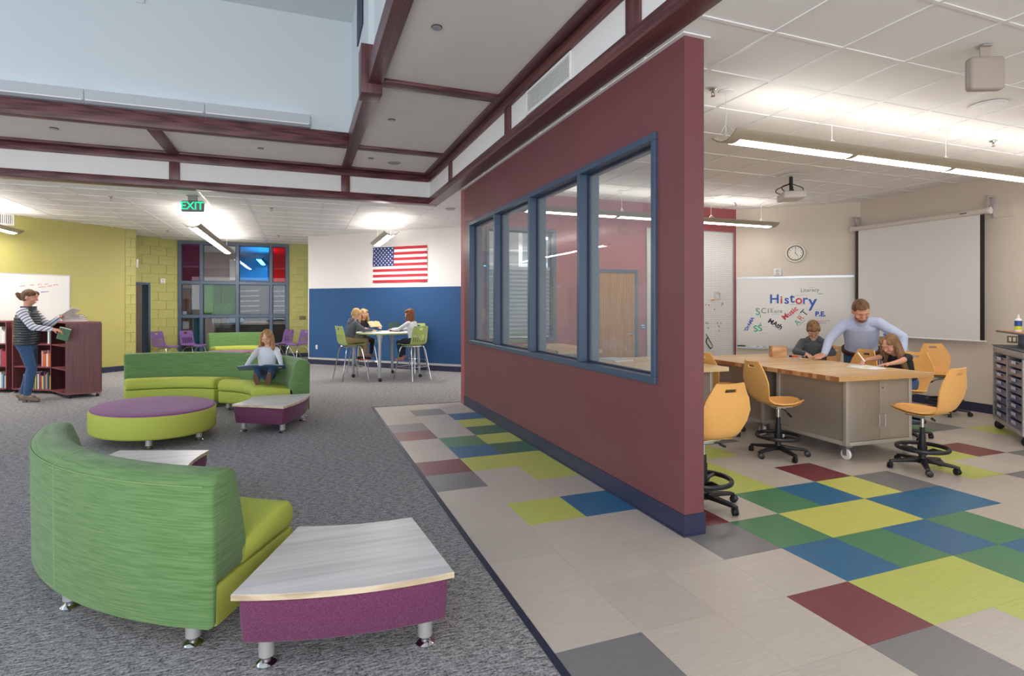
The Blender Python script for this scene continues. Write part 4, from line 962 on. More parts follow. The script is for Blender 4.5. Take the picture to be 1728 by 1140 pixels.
def scribble(t0, z0, t1, z1, ink, amp=.006, freq=60, parent=o, dz=.0165, r=.0022, seed=1):
    """a line of illegible small handwriting"""
    rr = random.Random(seed+int(t0*1000)); L = sqrt((t1-t0)**2+(z1-z0)**2); n_ = max(6, int(L*freq*3)); pts = []
    dx, dz_ = (t1-t0)/L, (z1-z0)/L
    for k in range(n_+1):
        f = k/n_; w_ = amp*(1 if k % 2 else -1)*rr.uniform(.4, 1.1); pts.append((t0+(t1-t0)*f-dz_*w_, z0+(z1-z0)*f+dx*w_, dz))
    b = B()
    for a, c in zip(pts[:-1], pts[1:]):
        if rr.random() < .1: continue
        a = Vector(a); c = Vector(c); d = (c-a).normalized(); q = Vector((-d.y, d.x, 0))*r
        v = b._new([a-q, c-q, c+q, a+q]); b.face(v)
    b.solid(.0004); return b.out('writing', INK[ink], parent, smooth=False)
for ch, t, z, ink, sz in (('H', .60, 1.50, 'blue', .21), ('i', .705, 1.488, 'red', .18), ('s', .785, 1.49, 'blue', .20), ('t', .865, 1.515, 'blue', .22), ('o', .965, 1.487, 'red', .20), ('r', 1.055, 1.49, 'blue', .20), ('y', 1.165, 1.46, 'blue', .27)): word(ch, t, z, sz, ink, bold=.004)
word('Literacy', 1.125, 1.65, .085, 'grey', 2, bold=.0012); scribble(1.10, 1.69, 1.22, 1.695, 'pale'); scribble(1.25, 1.585, 1.31, 1.59, 'teal', .012)
word('S', .345, 1.29, .16, 'teal', 4, bold=.003); word('C', .435, 1.305, .125, 'grey', bold=.002); word('i', .505, 1.305, .11, 'grey', bold=.003); word('E', .557, 1.305, .085, 'grey', bold=.002); word('n', .617, 1.298, .09, 'grey', bold=.002); word('ce', .682, 1.303, .085, 'grey', bold=.002); scribble(.56, 1.255, .68, 1.25, 'pale')
scribble(.50, 1.345, .60, 1.36, 'grey', .004); word('l', .385, 1.215, .07, 'green', bold=.003); scribble(.32, 1.235, .37, 1.23, 'teal', .004)
word('Music', .832, 1.27, .118, 'red', 41, bold=.0035); scribble(.74, 1.27, .83, 1.35, 'pale', .004); scribble(.86, 1.22, .95, 1.30, 'pale', .004)
word('MAth', .612, 1.088, .105, 'black', -31, bold=.004); scribble(.575, 1.06, .69, .985, 'blue', .006)
word('A', .945, 1.115, .125, 'green', 50, bold=.0); word('R', .995, 1.19, .125, 'red', 50, bold=.0); word('T', 1.05, 1.275, .15, 'black', 50, bold=.0); scribble(.965, 1.07, 1.06, 1.16, 'blue', .006); scribble(.96, 1.23, 1.02, 1.31, 'grey', .004)
word('P.E.', 1.277, 1.257, .105, 'blue', bold=.005); scribble(1.20, 1.335, 1.29, 1.335, 'pale', .004); scribble(1.17, 1.14, 1.41, 1.152, 'red', .006); scribble(1.19, 1.108, 1.36, 1.115, 'blue', .009, 50); scribble(1.10, 1.145, 1.17, 1.13, 'grey', .004)
word('DrAMA', .215, 1.085, .075, 'blue', 63, bold=.003); scribble(.155, 1.10, .205, 1.17, 'pale', .004); scribble(.115, .965, .16, .985, 'teal', .012)
word('SS', .345, 1.005, .15, 'green', 8, bold=.003); scribble(.395, 1.04, .48, 1.035, 'pale', .005); scribble(.36, .925, .475, .94, 'pale', .006); word('8', .385, 1.085, .05, 'teal', bold=.001)
scribble(.525, 1.41, .53, 1.60, 'pale', .006); scribble(.91, 1.565, 1.10, 1.57, 'pale', .005); scribble(.83, 1.415, 1.06, 1.42, 'grey', .005); scribble(.60, 1.41, .645, 1.59, 'teal', .006, 40)
def in_frame(M, t, z, d): return tuple(M @ Vector((t, z, d)))
def tray_item(name, label, cat, t, L, m, group=None, w_=.016):
    p = in_frame(WBM, t, .6905, .045); q = thing(name, label, cat, p, -pi/4, group)
    if name == 'marker':
        B().cyl((-L/2, 0, w_/2), (L/4, 0, w_/2), w_/2, n=10).out('barrel', M_WHITE, q); B().cyl((L/4, 0, w_/2), (L/2, 0, w_/2), w_/2+.001, n=10).out('cap', m, q)
    else:
        B().box(-L/2, L/2, -.018, .018, 0, .022).out('felt', m, q, bevel=.003); B().box(-L/2, L/2, -.018, .018, .022, .03).out('grip', M_BLACK, q, bevel=.003)
tray_item('board_eraser', 'black board eraser at the left end of the pen tray', 'eraser', .088, .13, M_BLACK)
tray_item('marker', 'blue marker in the pen tray', 'marker', .30, .11, INK['blue'], 'markers in the pen tray'); tray_item('marker', 'dark capped marker in the pen tray above the wooden box', 'marker', .40, .11, INK['black'], 'markers in the pen tray')
tray_item('marker', 'green marker in the pen tray left of the boy', 'marker', .74, .11, INK['green'], 'markers in the pen tray'); tray_item('marker', 'black marker in the pen tray left of the man', 'marker', 1.45, .11, INK['black'], 'markers in the pen tray'); tray_item('board_eraser', 'small dark eraser at the right end of the pen tray', 'eraser', 1.66, .07, M_BLACK)
# clock
o = thing('wall_clock', 'round cream wall clock with black ring above the whiteboard', 'clock'); o.matrix_world = WBM @ Matrix.Translation((.912, 2.265, 0))
B().lathe([(.158, 0), (.160, .014), (.152, .028), (.128, .034), (.118, .024)], n=40).out('case', mat('clock_cream', '#ddd6c6', .4), o)
b = B(); b.loft([[Vector(((.116+.006*cos(a))*cos(t), (.116+.006*cos(a))*sin(t), .027+.006*sin(a))) for a in [2*pi*i/8 for i in range(8)]] for t in [2*pi*k/40 for k in range(40)]], False, True); b.out('ring', M_BLACK, o)
fc = B().lathe([(.115, .020), (.115, .026)], n=40).out('face', mat('clock_face', '#e9e4d8', .5), o)
for k in range(1, 13):
    a = pi/2-k*pi/6; text('numeral', str(k), .026, M_BLACK, fc, Matrix.Translation((.09*cos(a), .09*sin(a), .0263)), .0003, .0004)
for L, w_, a, nm in ((.062, .0035, 240+66, 'hour_hand'), (.095, .0025, 88, 'minute_hand')):
    a = radians(a); b = B(); b.box(-.012, L, -w_, w_, .028, .0295, Matrix.Rotation(a, 4, 'Z')); b.out(nm, M_BLACK, o, smooth=False)
B().lathe([(.006, .027), (.006, .032)], n=12).out('hub', M_BLACK, o)
def strobe(label, M):
    o = thing('fire_strobe', label, 'alarm', (0, 0, 0), 0, 'fire alarm strobes'); o.matrix_world = M
    B().box(-.058, .058, -.06, .06, 0, .03).out('body', M_WHITE, o, bevel=.006); B().lathe([(.028, .03), (.026, .045), (.012, .05)], (0, .02, 0), 16).out('lens', mat('strobe_lens', '#c9ccd0', .15), o)
    text('lettering', 'FIRE', .03, mat('strobe_print', '#8d3a3a', .5), o, Matrix.Translation((0, -.035, .0302)), .0003, .0005)
strobe('white fire alarm strobe above the classroom whiteboard', WBM @ Matrix.Translation((.646, 1.957, 0)))
CWM = plane_frame((CW0.x, CW0.y, 0), (u.x, u.y, 0))
strobe('white fire alarm strobe on the yellow block wall', CWM @ Matrix.Translation(((Vector((-3.155, 15.855))-CW0).length, 2.0, .013)))
# ------------------------------------------------------------------ projection screen
o = thing('projection_screen', 'large white pull down projection screen with black side borders', 'screen', (8.19, 5.385, 0))
M_SCR = mat('screen_cloth', '#dcd8d4', .7); hw = .885
B().box(-.002, .002, -hw+.05, hw-.05, .945, 2.57).out('screen_cloth', M_SCR, o, smooth=False)
for s in (-1, 1): B().box(-.0022, .0022, s*(hw-.025)-.025, s*(hw-.025)+.025, .945, 2.57).out('border', M_BLACK, o, smooth=False)
B().cyl((0, -hw-.045, 2.605), (0, hw+.045, 2.605), .038, n=20).out('case', mat('screen_case', '#cfc8bc', .4), o)
for s in (-1, 1): B().cyl((0, s*(hw+.045), 2.605), (0, s*(hw+.07), 2.605), .043, n=20).out('end_cap', M_OFFW, o)
B().box(-.042, -.037, -.70, -.62, 2.60, 2.612).out('badge', M_BLACK, o, smooth=False)
B().cyl((0, -hw-.02, .94), (0, hw+.02, .94), .011, n=12).out('bottom_bar', M_WHITE, o)
b = B(); b.tube([(0, .17+.03*cos(a), .905+.018*sin(a)) for a in [2*pi*i/16 for i in range(16)]], .004, 6, True); b.out('pull_ring', M_WHITE, o)
b = B(); b.tube(smooth_path([(0, .17, .89), (-.01, .05, .74), (-.02, -.10, .60), (-.02, -.12, .35)], 5), .0025, 5); b.out('pull_cord', M_WHITE, o)
M_BRK = mat('bracket_grey', '#b7b3b4', .4, .3)
for s in (-1, 1):
    y = s*(hw+.03)
    b = B(); b.box(.10, .142, y-.012, y+.012, 2.52, 2.80); b.box(-.012, .10, y-.012, y+.012, 2.775, 2.80); b.box(-.012, .012, y-.010, y+.010, 2.63, 2.78)
    b.tube([(.12, y, 2.54), (.0, y, 2.785)], .011, 6); b.out('bracket', M_BRK, o, smooth=False)
B().box(.132, .149, -1.13, -.80, 2.52, 2.70).out('backing_board', M_CREAM, o, smooth=False)
# outlet on the right wall
o = thing('outlet', 'steel double outlet plate on the cream wall behind the tray cart', 'outlet', (8.34, 4.255, .975)); B().box(-.008, 0, -.075, .075, -.042, .042).out('plate', mat('outlet_bronze', '#7d7468', .4, .5), o, bevel=.002)
for y in (-.045, 0, .045): B().box(-.011, -.007, y-.014, y+.014, -.025, .025).out('socket', M_OFFW, o, bevel=.002)
# ------------------------------------------------------------------ tray cart
ca = Vector((-.76, -.65, 0)).normalized(); cd = Vector((.65, -.76, 0)).normalized()
o = thing('tray_cart', 'grey rolling storage cart with clear blue trays at the right edge', 'cart', (7.46, 4.02, 0), atan2(ca.y, ca.x))
# own frame: x along the front, y = left of x ... front faces -y? choose y so that +y points into the cart
sgn = 1 if Vector((-ca.y, ca.x, 0)).dot(cd) > 0 else -1
def cb(x0, x1, y0, y1, z0, z1): return B().box(x0, x1, min(sgn*y0, sgn*y1), max(sgn*y0, sgn*y1), z0, z1)
M_CART = mat('cart_grey_paint', '#a3a09b', .4, .2); M_CARTD = mat('cart_edge_grey', '#5a5f66', .5); CL, CD = 1.06, .46
cb(0, CL, 0, CD, .10, .145).out('base_frame', M_CART, o, bevel=.006)
cb(0, CL, 0, CD, .86, .94).out('top_box', M_CART, o, bevel=.02, seg=3); cb(-.002, CL+.002, -.004, CD, .94, .952).out('top_edge', M_CARTD, o, bevel=.004)
for x in (0, .51, CL-.04): cb(x, x+.04, .003, CD-.003, .145, .86).out('upright', M_CART, o, smooth=False)
cb(.0, CL, CD-.01, CD, .145, .86).out('back_panel', M_CART, o, smooth=False)
for x in (.06, CL-.10): cb(x, x+.04, CD*.45, CD*.55, .952, 1.10).out('shelf_post', M_CARTD, o, bevel=.004)
sh_ = cb(-.03, CL+.03, .04, CD-.02, 1.10, 1.118).out('upper_shelf', grain('shelf_wood', '#b5764a', '#c98f60', 'x', 40), o, smooth=False); cb(-.036, CL+.036, .034, CD-.014, 1.096, 1.112).out('shelf_edge', M_CARTD, sh_, bevel=.006)
M_BIN = mat('tray_clear_blue', '#7a7f9c', .2, spec=.6); M_BIN.node_tree.nodes['Principled BSDF'].inputs['Alpha'].default_value = .82
M_LBL = mat('tray_label', '#c4c6d8', .4); bin0 = None
M_RUN = mat('tray_runner', '#8b8a88', .5)
def tray(bx, bz, wv):
    b = B(); f = .012; x0, x1 = bx, bx+wv; y0, y1 = .005, CD-.03; z0, z1 = bz, bz+.066
    cb2 = lambda *a: b.box(a[0], a[1], min(sgn*a[2], sgn*a[3]), max(sgn*a[2], sgn*a[3]), a[4], a[5])
    cb2(x0+f, x1-f, y0+.006, y1, z0, z0+.004); cb2(x0+f, x1-f, y0+.004, y0+.008, z0, z1); cb2(x0+f, x0+f+.004, y0+.008, y1, z0, z1); cb2(x1-f-.004, x1-f, y0+.008, y1, z0, z1); cb2(x0+f, x1-f, y1-.004, y1, z0, z1)
    cb2(x0, x1, y0-.004, y0+.004, z1-.010, z1); cb2(x0, x0+f, y0, y1, z1-.006, z1); cb2(x1-f, x1, y0, y1, z1-.006, z1)
    return b
for c, x in enumerate((.045, .555)):
    for r in range(8):
        z = .152+r*.0875
        if bin0 is None:
            bin0 = tray(x, z, .46).out('tray', M_BIN, o, smooth=False); bz0, bx0 = z, x
            lb0 = cb(x+.16, x+.30, -.006, -.002, z+.03, z+.062).out('label_holder', M_LBL, bin0, bevel=.003)
            tb = bin0
        else:
            tb = inst(bin0, 'tray', o, (x-bx0, 0, z-bz0)); inst(lb0, 'label_holder', tb)
        if r in (1, 5, 7): cb(bx0+.03, bx0+.25, .03, CD-.1, bz0+.006, bz0+.04).out('tray_contents', mat('tray_stuff_%d' % (r % 3), ('#8a7a62', '#c98a5a', '#6a6f80')[r % 3], .7), tb, bevel=.01)
for x in (.06, CL-.06):
    for y in (.06, CD-.06): caster(o, x, sgn*y, .048, a=.5)
p = Vector((7.46, 4.02, 0))+ca*.44+cd*.12
o = thing('cleaner_bottle', 'white topped cleaner bottle with blue and yellow label on the tray cart', 'bottle', (p.x, p.y, 1.118))
B().lathe([(.030, 0), (.032, .01), (.032, .12), (.026, .135), (.014, .143), (.014, .15)], n=20).out('body', mat('bottle_white', '#e6e6ea', .35), o)
B().lathe([(.0325, .02), (.0325, .06)], n=20).out('label', mat('label_yellow', '#d3dc3a', .4), o); B().lathe([(.0326, .06), (.0326, .118)], n=20).out('label', mat('label_blue', '#274a9c', .4), o)
B().lathe([(.011, .15), (.010, .165), (.004, .185)], n=14).out('cap', M_WHITE, o)
# ------------------------------------------------------------------ pegboard and its tools
def pegmat():
    d = Nd('pegboard_white'); tc = d.n('ShaderNodeTexCoord'); mp = d.n('ShaderNodeMapping'); mp.inputs['Scale'].default_value = (38, 1, 38); d.l(tc.outputs['Object'], mp.inputs[0])
    sp = d.n('ShaderNodeSeparateXYZ'); d.l(mp.outputs[0], sp.inputs[0]); outs = []
    for ax in (0, 2):
        fr = d.n('ShaderNodeMath', operation='FRACT'); d.l(sp.outputs[ax], fr.inputs[0]); sb = d.n('ShaderNodeMath', operation='SUBTRACT'); sb.inputs[1].default_value = .5; d.l(fr.outputs[0], sb.inputs[0])
        m2 = d.n('ShaderNodeMath', operation='MULTIPLY'); d.l(sb.outputs[0], m2.inputs[0]); d.l(sb.outputs[0], m2.inputs[1]); outs.append(m2)
    ad = d.n('ShaderNodeMath', operation='ADD'); d.l(outs[0].outputs[0], ad.inputs[0]); d.l(outs[1].outputs[0], ad.inputs[1])
    lt = d.n('ShaderNodeMath', operation='LESS_THAN'); lt.inputs[1].default_value = .045; d.l(ad.outputs[0], lt.inputs[0])
    mx = d.n('ShaderNodeMix', data_type='RGBA'); d.l(lt.outputs[0], mx.inputs['Factor']); mx.inputs['A'].default_value = (*lin('#dedcda'), 1); mx.inputs['B'].default_value = (*lin('#6d6b6b'), 1)
    d.l(mx.outputs['Result'], d.b.inputs['Base Color']); d.b.inputs['Roughness'].default_value = .5; return d.m
o = thing('pegboard', 'tall white pegboard in a metal frame on the red wall', 'pegboard', (5.21, 7.598, .36))
PB = pegmat(); W_ = 1.77
for k in range(2): B().box(.012+k*W_/2*0, W_-.012, -.012, -.004, .012+k*1.1345, 1.145+k*1.133).out('panel', PB, o, smooth=False)
b = B()
for (a, c, e, f) in ((0, W_, 0, .012), (0, W_, 2.28, 2.292), (0, .014, .012, 2.28), (W_-.03, W_, .012, 2.28)): b.box(a, c, -.018, 0, e, f)
b.out('frame', M_ALU, o, smooth=False)
o = thing('coping_saw', 'small coping saw with yellow handle hung on the pegboard', 'saw', (6.60, 7.572, 1.56)); B().tube([(-.045, 0, -.06), (-.045, 0, .04), (-.035, 0, .055), (.06, 0, .055), (.07, 0, .04), (.07, 0, -.06)], .005, 6).out('bow', M_METAL, o); B().cyl((-.045, 0, -.06), (-.125, 0, -.06), .011, n=10).out('handle', M_YCH, o); B().box(-.045, .07, -.001, .001, -.064, -.056).out('blade', M_METAL, o, smooth=False)
o = thing('c_clamp', 'black clamp hung low on the pegboard', 'clamp', (6.44, 7.570, .80)); B().tube([(.07, 0, -.10), (.03, 0, -.13), (-.06, 0, -.02), (-.05, 0, .04), (-.02, 0, .06)], .009, 6).out('frame', M_BLACK, o); B().tube([(-.06, 0, .12), (.075, 0, -.08)], .006, 6).out('screw', M_BLACK, o)
ORDP = ('top row leftmost', 'top row second', 'top row fourth', 'top row third, lowest', 'top row fifth', 'middle row third', 'middle row fourth', 'below the middle pair', 'lowest and central', 'middle row second', 'lower left one, second', 'middle row first')
for k, (x, z, c) in enumerate(((6.38, 1.41, 'red'), (6.44, 1.40, 'red'), (6.71, 1.40, 'red'), (6.56, 1.33, 'red'), (6.73, 1.425, 'black'), (6.62, 1.10, 'black'), (6.69, 1.10, 'black'), (6.655, 1.04, 'black'), (6.655, .97, 'red'), (6.42, 1.10, 'black'), (6.43, 1.02, 'black'), (6.38, 1.10, 'black'))):
    q = thing('peg_hook', 'tiny %s hook on the pegboard, %s from its left edge' % (c, ORDP[k]), 'hook', (x, 7.586, z), 0, 'hooks on the pegboard'); B().tube([(0, 0, .012), (0, -.012, .012), (0, -.012, -.004), (0, -.022, -.008)], .004, 6).out('wire', INK[c], q)
o = thing('room_sign', 'small grey blue room number sign beside the oak door', 'sign', (5.105, 7.598, 1.06)); B().box(0, .10, -.008, 0, -.05, .05).out('plate', mat('sign_bluegrey', '#54708c', .4), o, bevel=.002, seg=1)
text('lettering', 'A', .034, M_WHITE, o, plane_frame((.062, -.0085, .022), (1, 0, 0)), .0004)
for x0_, x1_, z_, a_ in ((.012, .05, .022, .010), (.012, .078, -.015, .007)):
    sg_ = B(); n_s = 12
    for k in range(n_s): sg_.box(x0_+(x1_-x0_)*k/n_s, x0_+(x1_-x0_)*(k+.72)/n_s, -.0088, -.008, z_-a_*(1 if k % 3 else .6), z_+a_*(1 if k % 2 else .7))
    sg_.out('lettering', M_WHITE, o, smooth=False)
# white shade in the rear window
o = thing('window_shade', 'white pleated shade half lowered in the rear window', 'shade', (2.56, 7.70, 0)); b = B(); n_ = 34; P = [[Vector((x, .02*(k % 2)-.01, .93+(1.0)*k/n_)) for x in (0, 1.0)] for k in range(n_+1)]; b.grid(P); b.solid(.002); b.out('pleats', mat('shade_white', '#d7d6d8', .7), o, smooth=False); B().box(0, 1.0, -.012, .012, 1.93, 1.975).out('head_rail', M_WHITE, o, smooth=False)
# ------------------------------------------------------------------ things on the benches
zt_ = .7805
def on_bench(v, w_): return P0+ba_v*v+ba_u*w_
q = Vector((5.42, 5.16)); o = thing('wooden_box', 'small plain wooden box on the far bench', 'box', (q.x, q.y, zt_), rd(-24)); g_ = grain('box_maple', '#b98354', '#d7a878', 'x', 40, .45)
B().box(-.085, .085, -.055, .055, 0, .115).out('body', g_, o, bevel=.003); B().box(-.087, .087, -.057, .057, .115, .128).out('lid', g_, o, bevel=.003)
q = Vector((5.55, 5.02)); o = thing('screwdriver', 'orange handled screwdriver beside the wooden box', 'tool', (q.x, q.y, zt_), rd(-30)); B().cyl((-.04, 0, .011), (.03, 0, .011), .011, n=10).out('handle', mat('handle_orange', '#e0562a', .4), o); B().cyl((-.07, 0, .011), (-.04, 0, .011), .012, n=10).out('collar', M_BLACK, o); B().cyl((.03, 0, .011), (.11, 0, .011), .0035, n=8).out('shaft', M_METAL, o)
for k, (x, y) in enumerate(((5.38, 4.93), (5.46, 4.90), (5.41, 4.84))):
    o = thing('small_parts', ('small clear craft part nearest the wooden box', 'small clear craft part between the two others before the boy', 'small clear craft part nearest the camera before the boy')[k], 'parts', (x, y, zt_), k*1.1, 'craft parts on the bench'); B().box(-.03, .03, -.012, .012, 0, .004).box(-.012, .012, -.03, .03, .004, .008).out('pieces', mat('clear_parts', '#d7d2ca', .2), o, bevel=.001)
for k, (x, y, a, m) in enumerate(((5.28, 3.93, .1, '#f0f0f2'), (5.36, 3.99, -.35, '#e9eef2'))):
    o = thing('paper_sheet', ('white sheet of paper the girl writes on', 'second sheet of paper under the arm of the writing girl')[k], 'paper', (x, y, zt_+k*.001), a, 'papers before the girl'); B().box(-.105, .105, -.148, .148, 0, .0008).out('sheet', mat('paper_%d' % k, m, .7), o, smooth=False)
    if k: B().box(-.08, .0, -.1, -.05, .0008, .0012).out('print', mat('print_yellow', '#d9d24a', .7), o, smooth=False)
o = thing('notebook', 'closed white notebook on the bench behind the right window pane', 'notebook', (3.32, 5.45, zt_), .2); B().box(-.13, .13, -.16, .16, 0, .016).out('pages', mat('paper_white', '#e8e6e2', .7), o, smooth=False); B().box(-.132, .132, -.162, .162, .016, .019).out('cover', mat('cover_lav', '#c9c6d2', .5), o, smooth=False)
# small desk behind the girl
o = thing('side_desk', 'small orange topped desk near the wall behind the girl', 'desk', (7.35, 5.25, 0), rd(-6)); B().box(-.24, .24, -.20, .20, .70, .72).out('desk_top', mat('desk_top_orange', '#c98444', .4), o, bevel=.008); B().box(-.10, .10, -.03, .03, .67, .70).out('top_bracket', M_BLACK, o, smooth=False)
B().cyl((0, 0, .04), (0, 0, .67), .02, n=12).out('column', M_METAL, o); B().box(-.20, .20, -.025, .025, .012, .04).box(-.025, .025, -.20, .20, .012, .04).out('foot', M_BLACK, o, bevel=.006)
o = thing('note_pad', 'yellow sticky note pad on the small orange desk', 'notepad', (7.22, 5.25, .72), .3); B().box(-.045, .045, -.04, .04, 0, .03).out('sheets', mat('sticky_yellow', '#cfcf3a', .7), o, bevel=.002)
# ------------------------------------------------------------------ left whiteboard with its faint notes
LWM = plane_frame((-3.83, 13.77, 0), (1, 1, 0))
o = thing('whiteboard', 'whiteboard on the left yellow wall behind the standing woman', 'whiteboard'); o.matrix_world = LWM
B().box(-2.9, -.58, 1.06, 1.97, .002, .016).out('board', M_WB, o, smooth=False); b = B()
for (a, c, e, f) in ((-2.92, -.565, 1.97, 1.99), (-2.92, -.565, 1.04, 1.06), (-2.92, -2.9, 1.06, 1.97), (-.58, -.565, 1.06, 1.97)): b.box(a, c, e, f, 0, .02)
b.out('frame', M_ALU, o, smooth=False)
for k, (t, z, L, c) in enumerate(((-1.342, 1.754, .08, 'red'), (-1.187, 1.777, .07, 'red'), (-1.068, 1.793, .06, 'red'), (-.963, 1.803, .06, 'red'), (-.813, 1.795, .08, 'red'), (-1.031, 1.745, .11, 'red'), (-.909, 1.767, .08, 'red'), (-1.247, 1.702, .03, 'red'), (-.994, 1.653, .14, 'blue'))):
    scribble(t-L/2, z-.005, t+L/2, z+.008, c, .010, 45, o, .0165, .003, k)
# ------------------------------------------------------------------ bookcases
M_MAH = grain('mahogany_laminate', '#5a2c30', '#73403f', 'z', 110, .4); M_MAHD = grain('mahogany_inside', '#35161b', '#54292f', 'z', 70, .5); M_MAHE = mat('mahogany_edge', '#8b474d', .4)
BH = 1.15; SH = [.07, .43, .79]
def bookcase(label, F, Bk, group):
    """F = front corner points left to right, Bk = matching back points"""
    o = thing('bookcase', label, 'bookcase', (F[-1][0], F[-1][1], 0), 0, group); ox, oy = F[-1]
    f = [Vector((p[0]-ox, p[1]-oy)) for p in F]; bk = [Vector((p[0]-ox, p[1]-oy)) for p in Bk]
    def slab(name, P, z0, z1, m): return B().prism(P, z0, z1).out(name, m, o, smooth=False)
    poly = f+bk[::-1]
    slab('bottom', poly, SH[0]-.02, SH[0], M_MAHE); slab('top', poly, BH-.022, BH, M_MAHE)
    for z in SH[1:]: slab('shelf', [p+(q-p).normalized()*.01 for p, q in zip(f, bk)]+bk[::-1], z-.02, z, M_MAHE)
    for k, (p, q) in enumerate(zip(f, bk)):
        d = (q-p); L = d.length; d.normalize(); s = Vector((-d.y, d.x))*.010
        end = k in (0, len(f)-1)
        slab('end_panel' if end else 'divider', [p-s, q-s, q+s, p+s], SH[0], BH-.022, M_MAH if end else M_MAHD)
        e = d*-.002; slab('edge_band', [p-s+e, p-s, p+s, p+s+e], SH[0], BH-.022, M_MAHE)
        for r in (.05, L-.05):
            c = p+d*r; caster(o, c.x, c.y, .021, a=.7)
    for k in range(len(f)-1):
        a, c = bk[k], bk[k+1]; d = (c-a).normalized(); s = Vector((-d.y, d.x))*.008
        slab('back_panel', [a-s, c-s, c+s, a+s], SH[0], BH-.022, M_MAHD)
    return o
BF = [(-4.29, 11.19), (-3.66, 10.80), (-3.28, 10.21)]; BB = [(-4.02, 11.55), (-3.33, 11.10), (-2.865, 10.33)]
bookcase('dark red rolling bookcase with a concave front behind the woman', BF, BB, 'rolling bookcases')
LF = [(-5.25, 11.55), (-4.40, 11.26)]; LB = [(-5.1, 11.97), (-4.15, 11.62)]
bookcase('dark red rolling bookcase cut by the left edge of the picture', LF, LB, 'rolling bookcases')
BKC = [mat('book_'+str(k), c, .5) for k, c in enumerate(('#e6e2dc', '#3f7f8c', '#b23a48', '#2d4a73', '#d9c46a', '#6c4a6e', '#8fb9c9', '#262a33', '#c96a3a', '#f2f0ea', '#54775a', '#b9b4ac', '#4aa3b5', '#dba0a8'))]
BKN = ('white', 'sea green', 'crimson', 'navy', 'mustard', 'plum', 'pale blue', 'black', 'orange', 'cream', 'moss green', 'light grey', 'turquoise', 'pink')
ORD = ('first second third fourth fifth sixth seventh eighth ninth tenth eleventh twelfth thirteenth fourteenth fifteenth sixteenth seventeenth eighteenth nineteenth twentieth'.split()+['%s-%s' % (t_, q_) for t_ in ('twenty', 'thirty') for q_ in 'first second third fourth fifth sixth seventh eighth ninth'.split()])
M_PAGE = mat('book_pages', '#e8e3d6', .8); bk_box = {}
def book(label, p, ang, wd, h, dep, z, m, group, lay=False):
    o = thing('book', label, 'book', (p[0], p[1], z), ang, group)
    key = 'b'
    if key not in bk_box:
        c = B().box(-.5, .5, 0, 1, 0, 1).out('cover', m, o, smooth=False); bk_box[key] = c
        g = B().box(-.38, .38, .02, 1.002, -.0 + .985, 1.0015).out('pages', M_PAGE, c, smooth=False); bk_box['p'] = g
        c.material_slots[0].link = 'OBJECT'; c.material_slots[0].material = m
    else:
        c = inst(bk_box[key], 'cover', o, m=m); inst(bk_box['p'], 'pages', c)
    c.scale = (wd, dep, h); return o
def row(F0_, F1_, B0_, z, f0, f1, cols, label, group, rs, hmax=.27):
    rr = random.Random(rs); F0_, F1_ = Vector(F0_), Vector(F1_); d = (F1_-F0_); L = d.length; d.normalize(); inn = Vector((-d.y, d.x))
    if (Vector(B0_)-F0_).dot(inn) < 0: inn = -inn
    a = f0*L; q = 0
    while a < f1*L:
        wd = rr.uniform(.014, .034); h = rr.uniform(.19, hmax); dep = rr.uniform(.14, .17); c = F0_+d*(a+wd/2)+inn*.035; ci = rr.choice(cols)
        book('%s book, %s from the left %s' % (BKN[ci], ORD[q], label), c, atan2(d.y, d.x), wd-.001, h, dep, z, BKC[ci], group); a += wd; q += 1
row(BF[0], BF[1], BB[0], SH[0], .22, .97, (0, 2, 5, 10, 4, 11, 9, 1, 7), 'on the bottom shelf behind the woman', 'books on the bottom shelf', 3)
row(BF[0], BF[1], BB[0], SH[1], .70, .96, (8, 8, 0, 9, 13), 'in the short group on the middle shelf', 'books on the middle shelf', 5)
row(BF[0], BF[1], BB[0], SH[2], .86, .97, (1, 9, 12), 'on the upper shelf behind the woman', 'books on the upper shelf', 6, .2)
row(LF[0], LF[1], LB[0], SH[0], .30, .96, (9, 0, 11, 3, 6), 'on the bottom shelf at the left edge', 'books bottom left', 8)
row(LF[0], LF[1], LB[0], SH[1], .30, .96, (2, 12, 13, 9, 12), 'on the middle shelf at the left edge', 'books middle left', 9)
row(LF[0], LF[1], LB[0], SH[2], .40, .96, (9, 0, 4, 11, 7), 'on the upper shelf at the left edge', 'books upper left', 10)
for k, (m, lab) in enumerate(((11, 'lowest book of the stack on top of the bookcase'), (3, 'dark book second from the bottom of the stack on the bookcase'), (5, 'purple grey book third from the bottom of the stack on the bookcase'), (7, 'topmost dark book of the stack on the bookcase'))):
    o = thing('book', lab, 'book', (-3.28-.02*k, 10.62+.01*k, BH+.001+k*.026), rd(-20+6*k), 'stack of books on the bookcase')
    B().box(-.13, .13, -.09, .09, 0, .004).box(-.13, .13, -.09, .09, .021, .025).box(-.13, -.126, -.09, .09, .004, .021).out('cover', BKC[m], o, smooth=False); B().box(-.125, .126, -.086, .086, .004, .021).out('pages', M_PAGE, o, smooth=False)
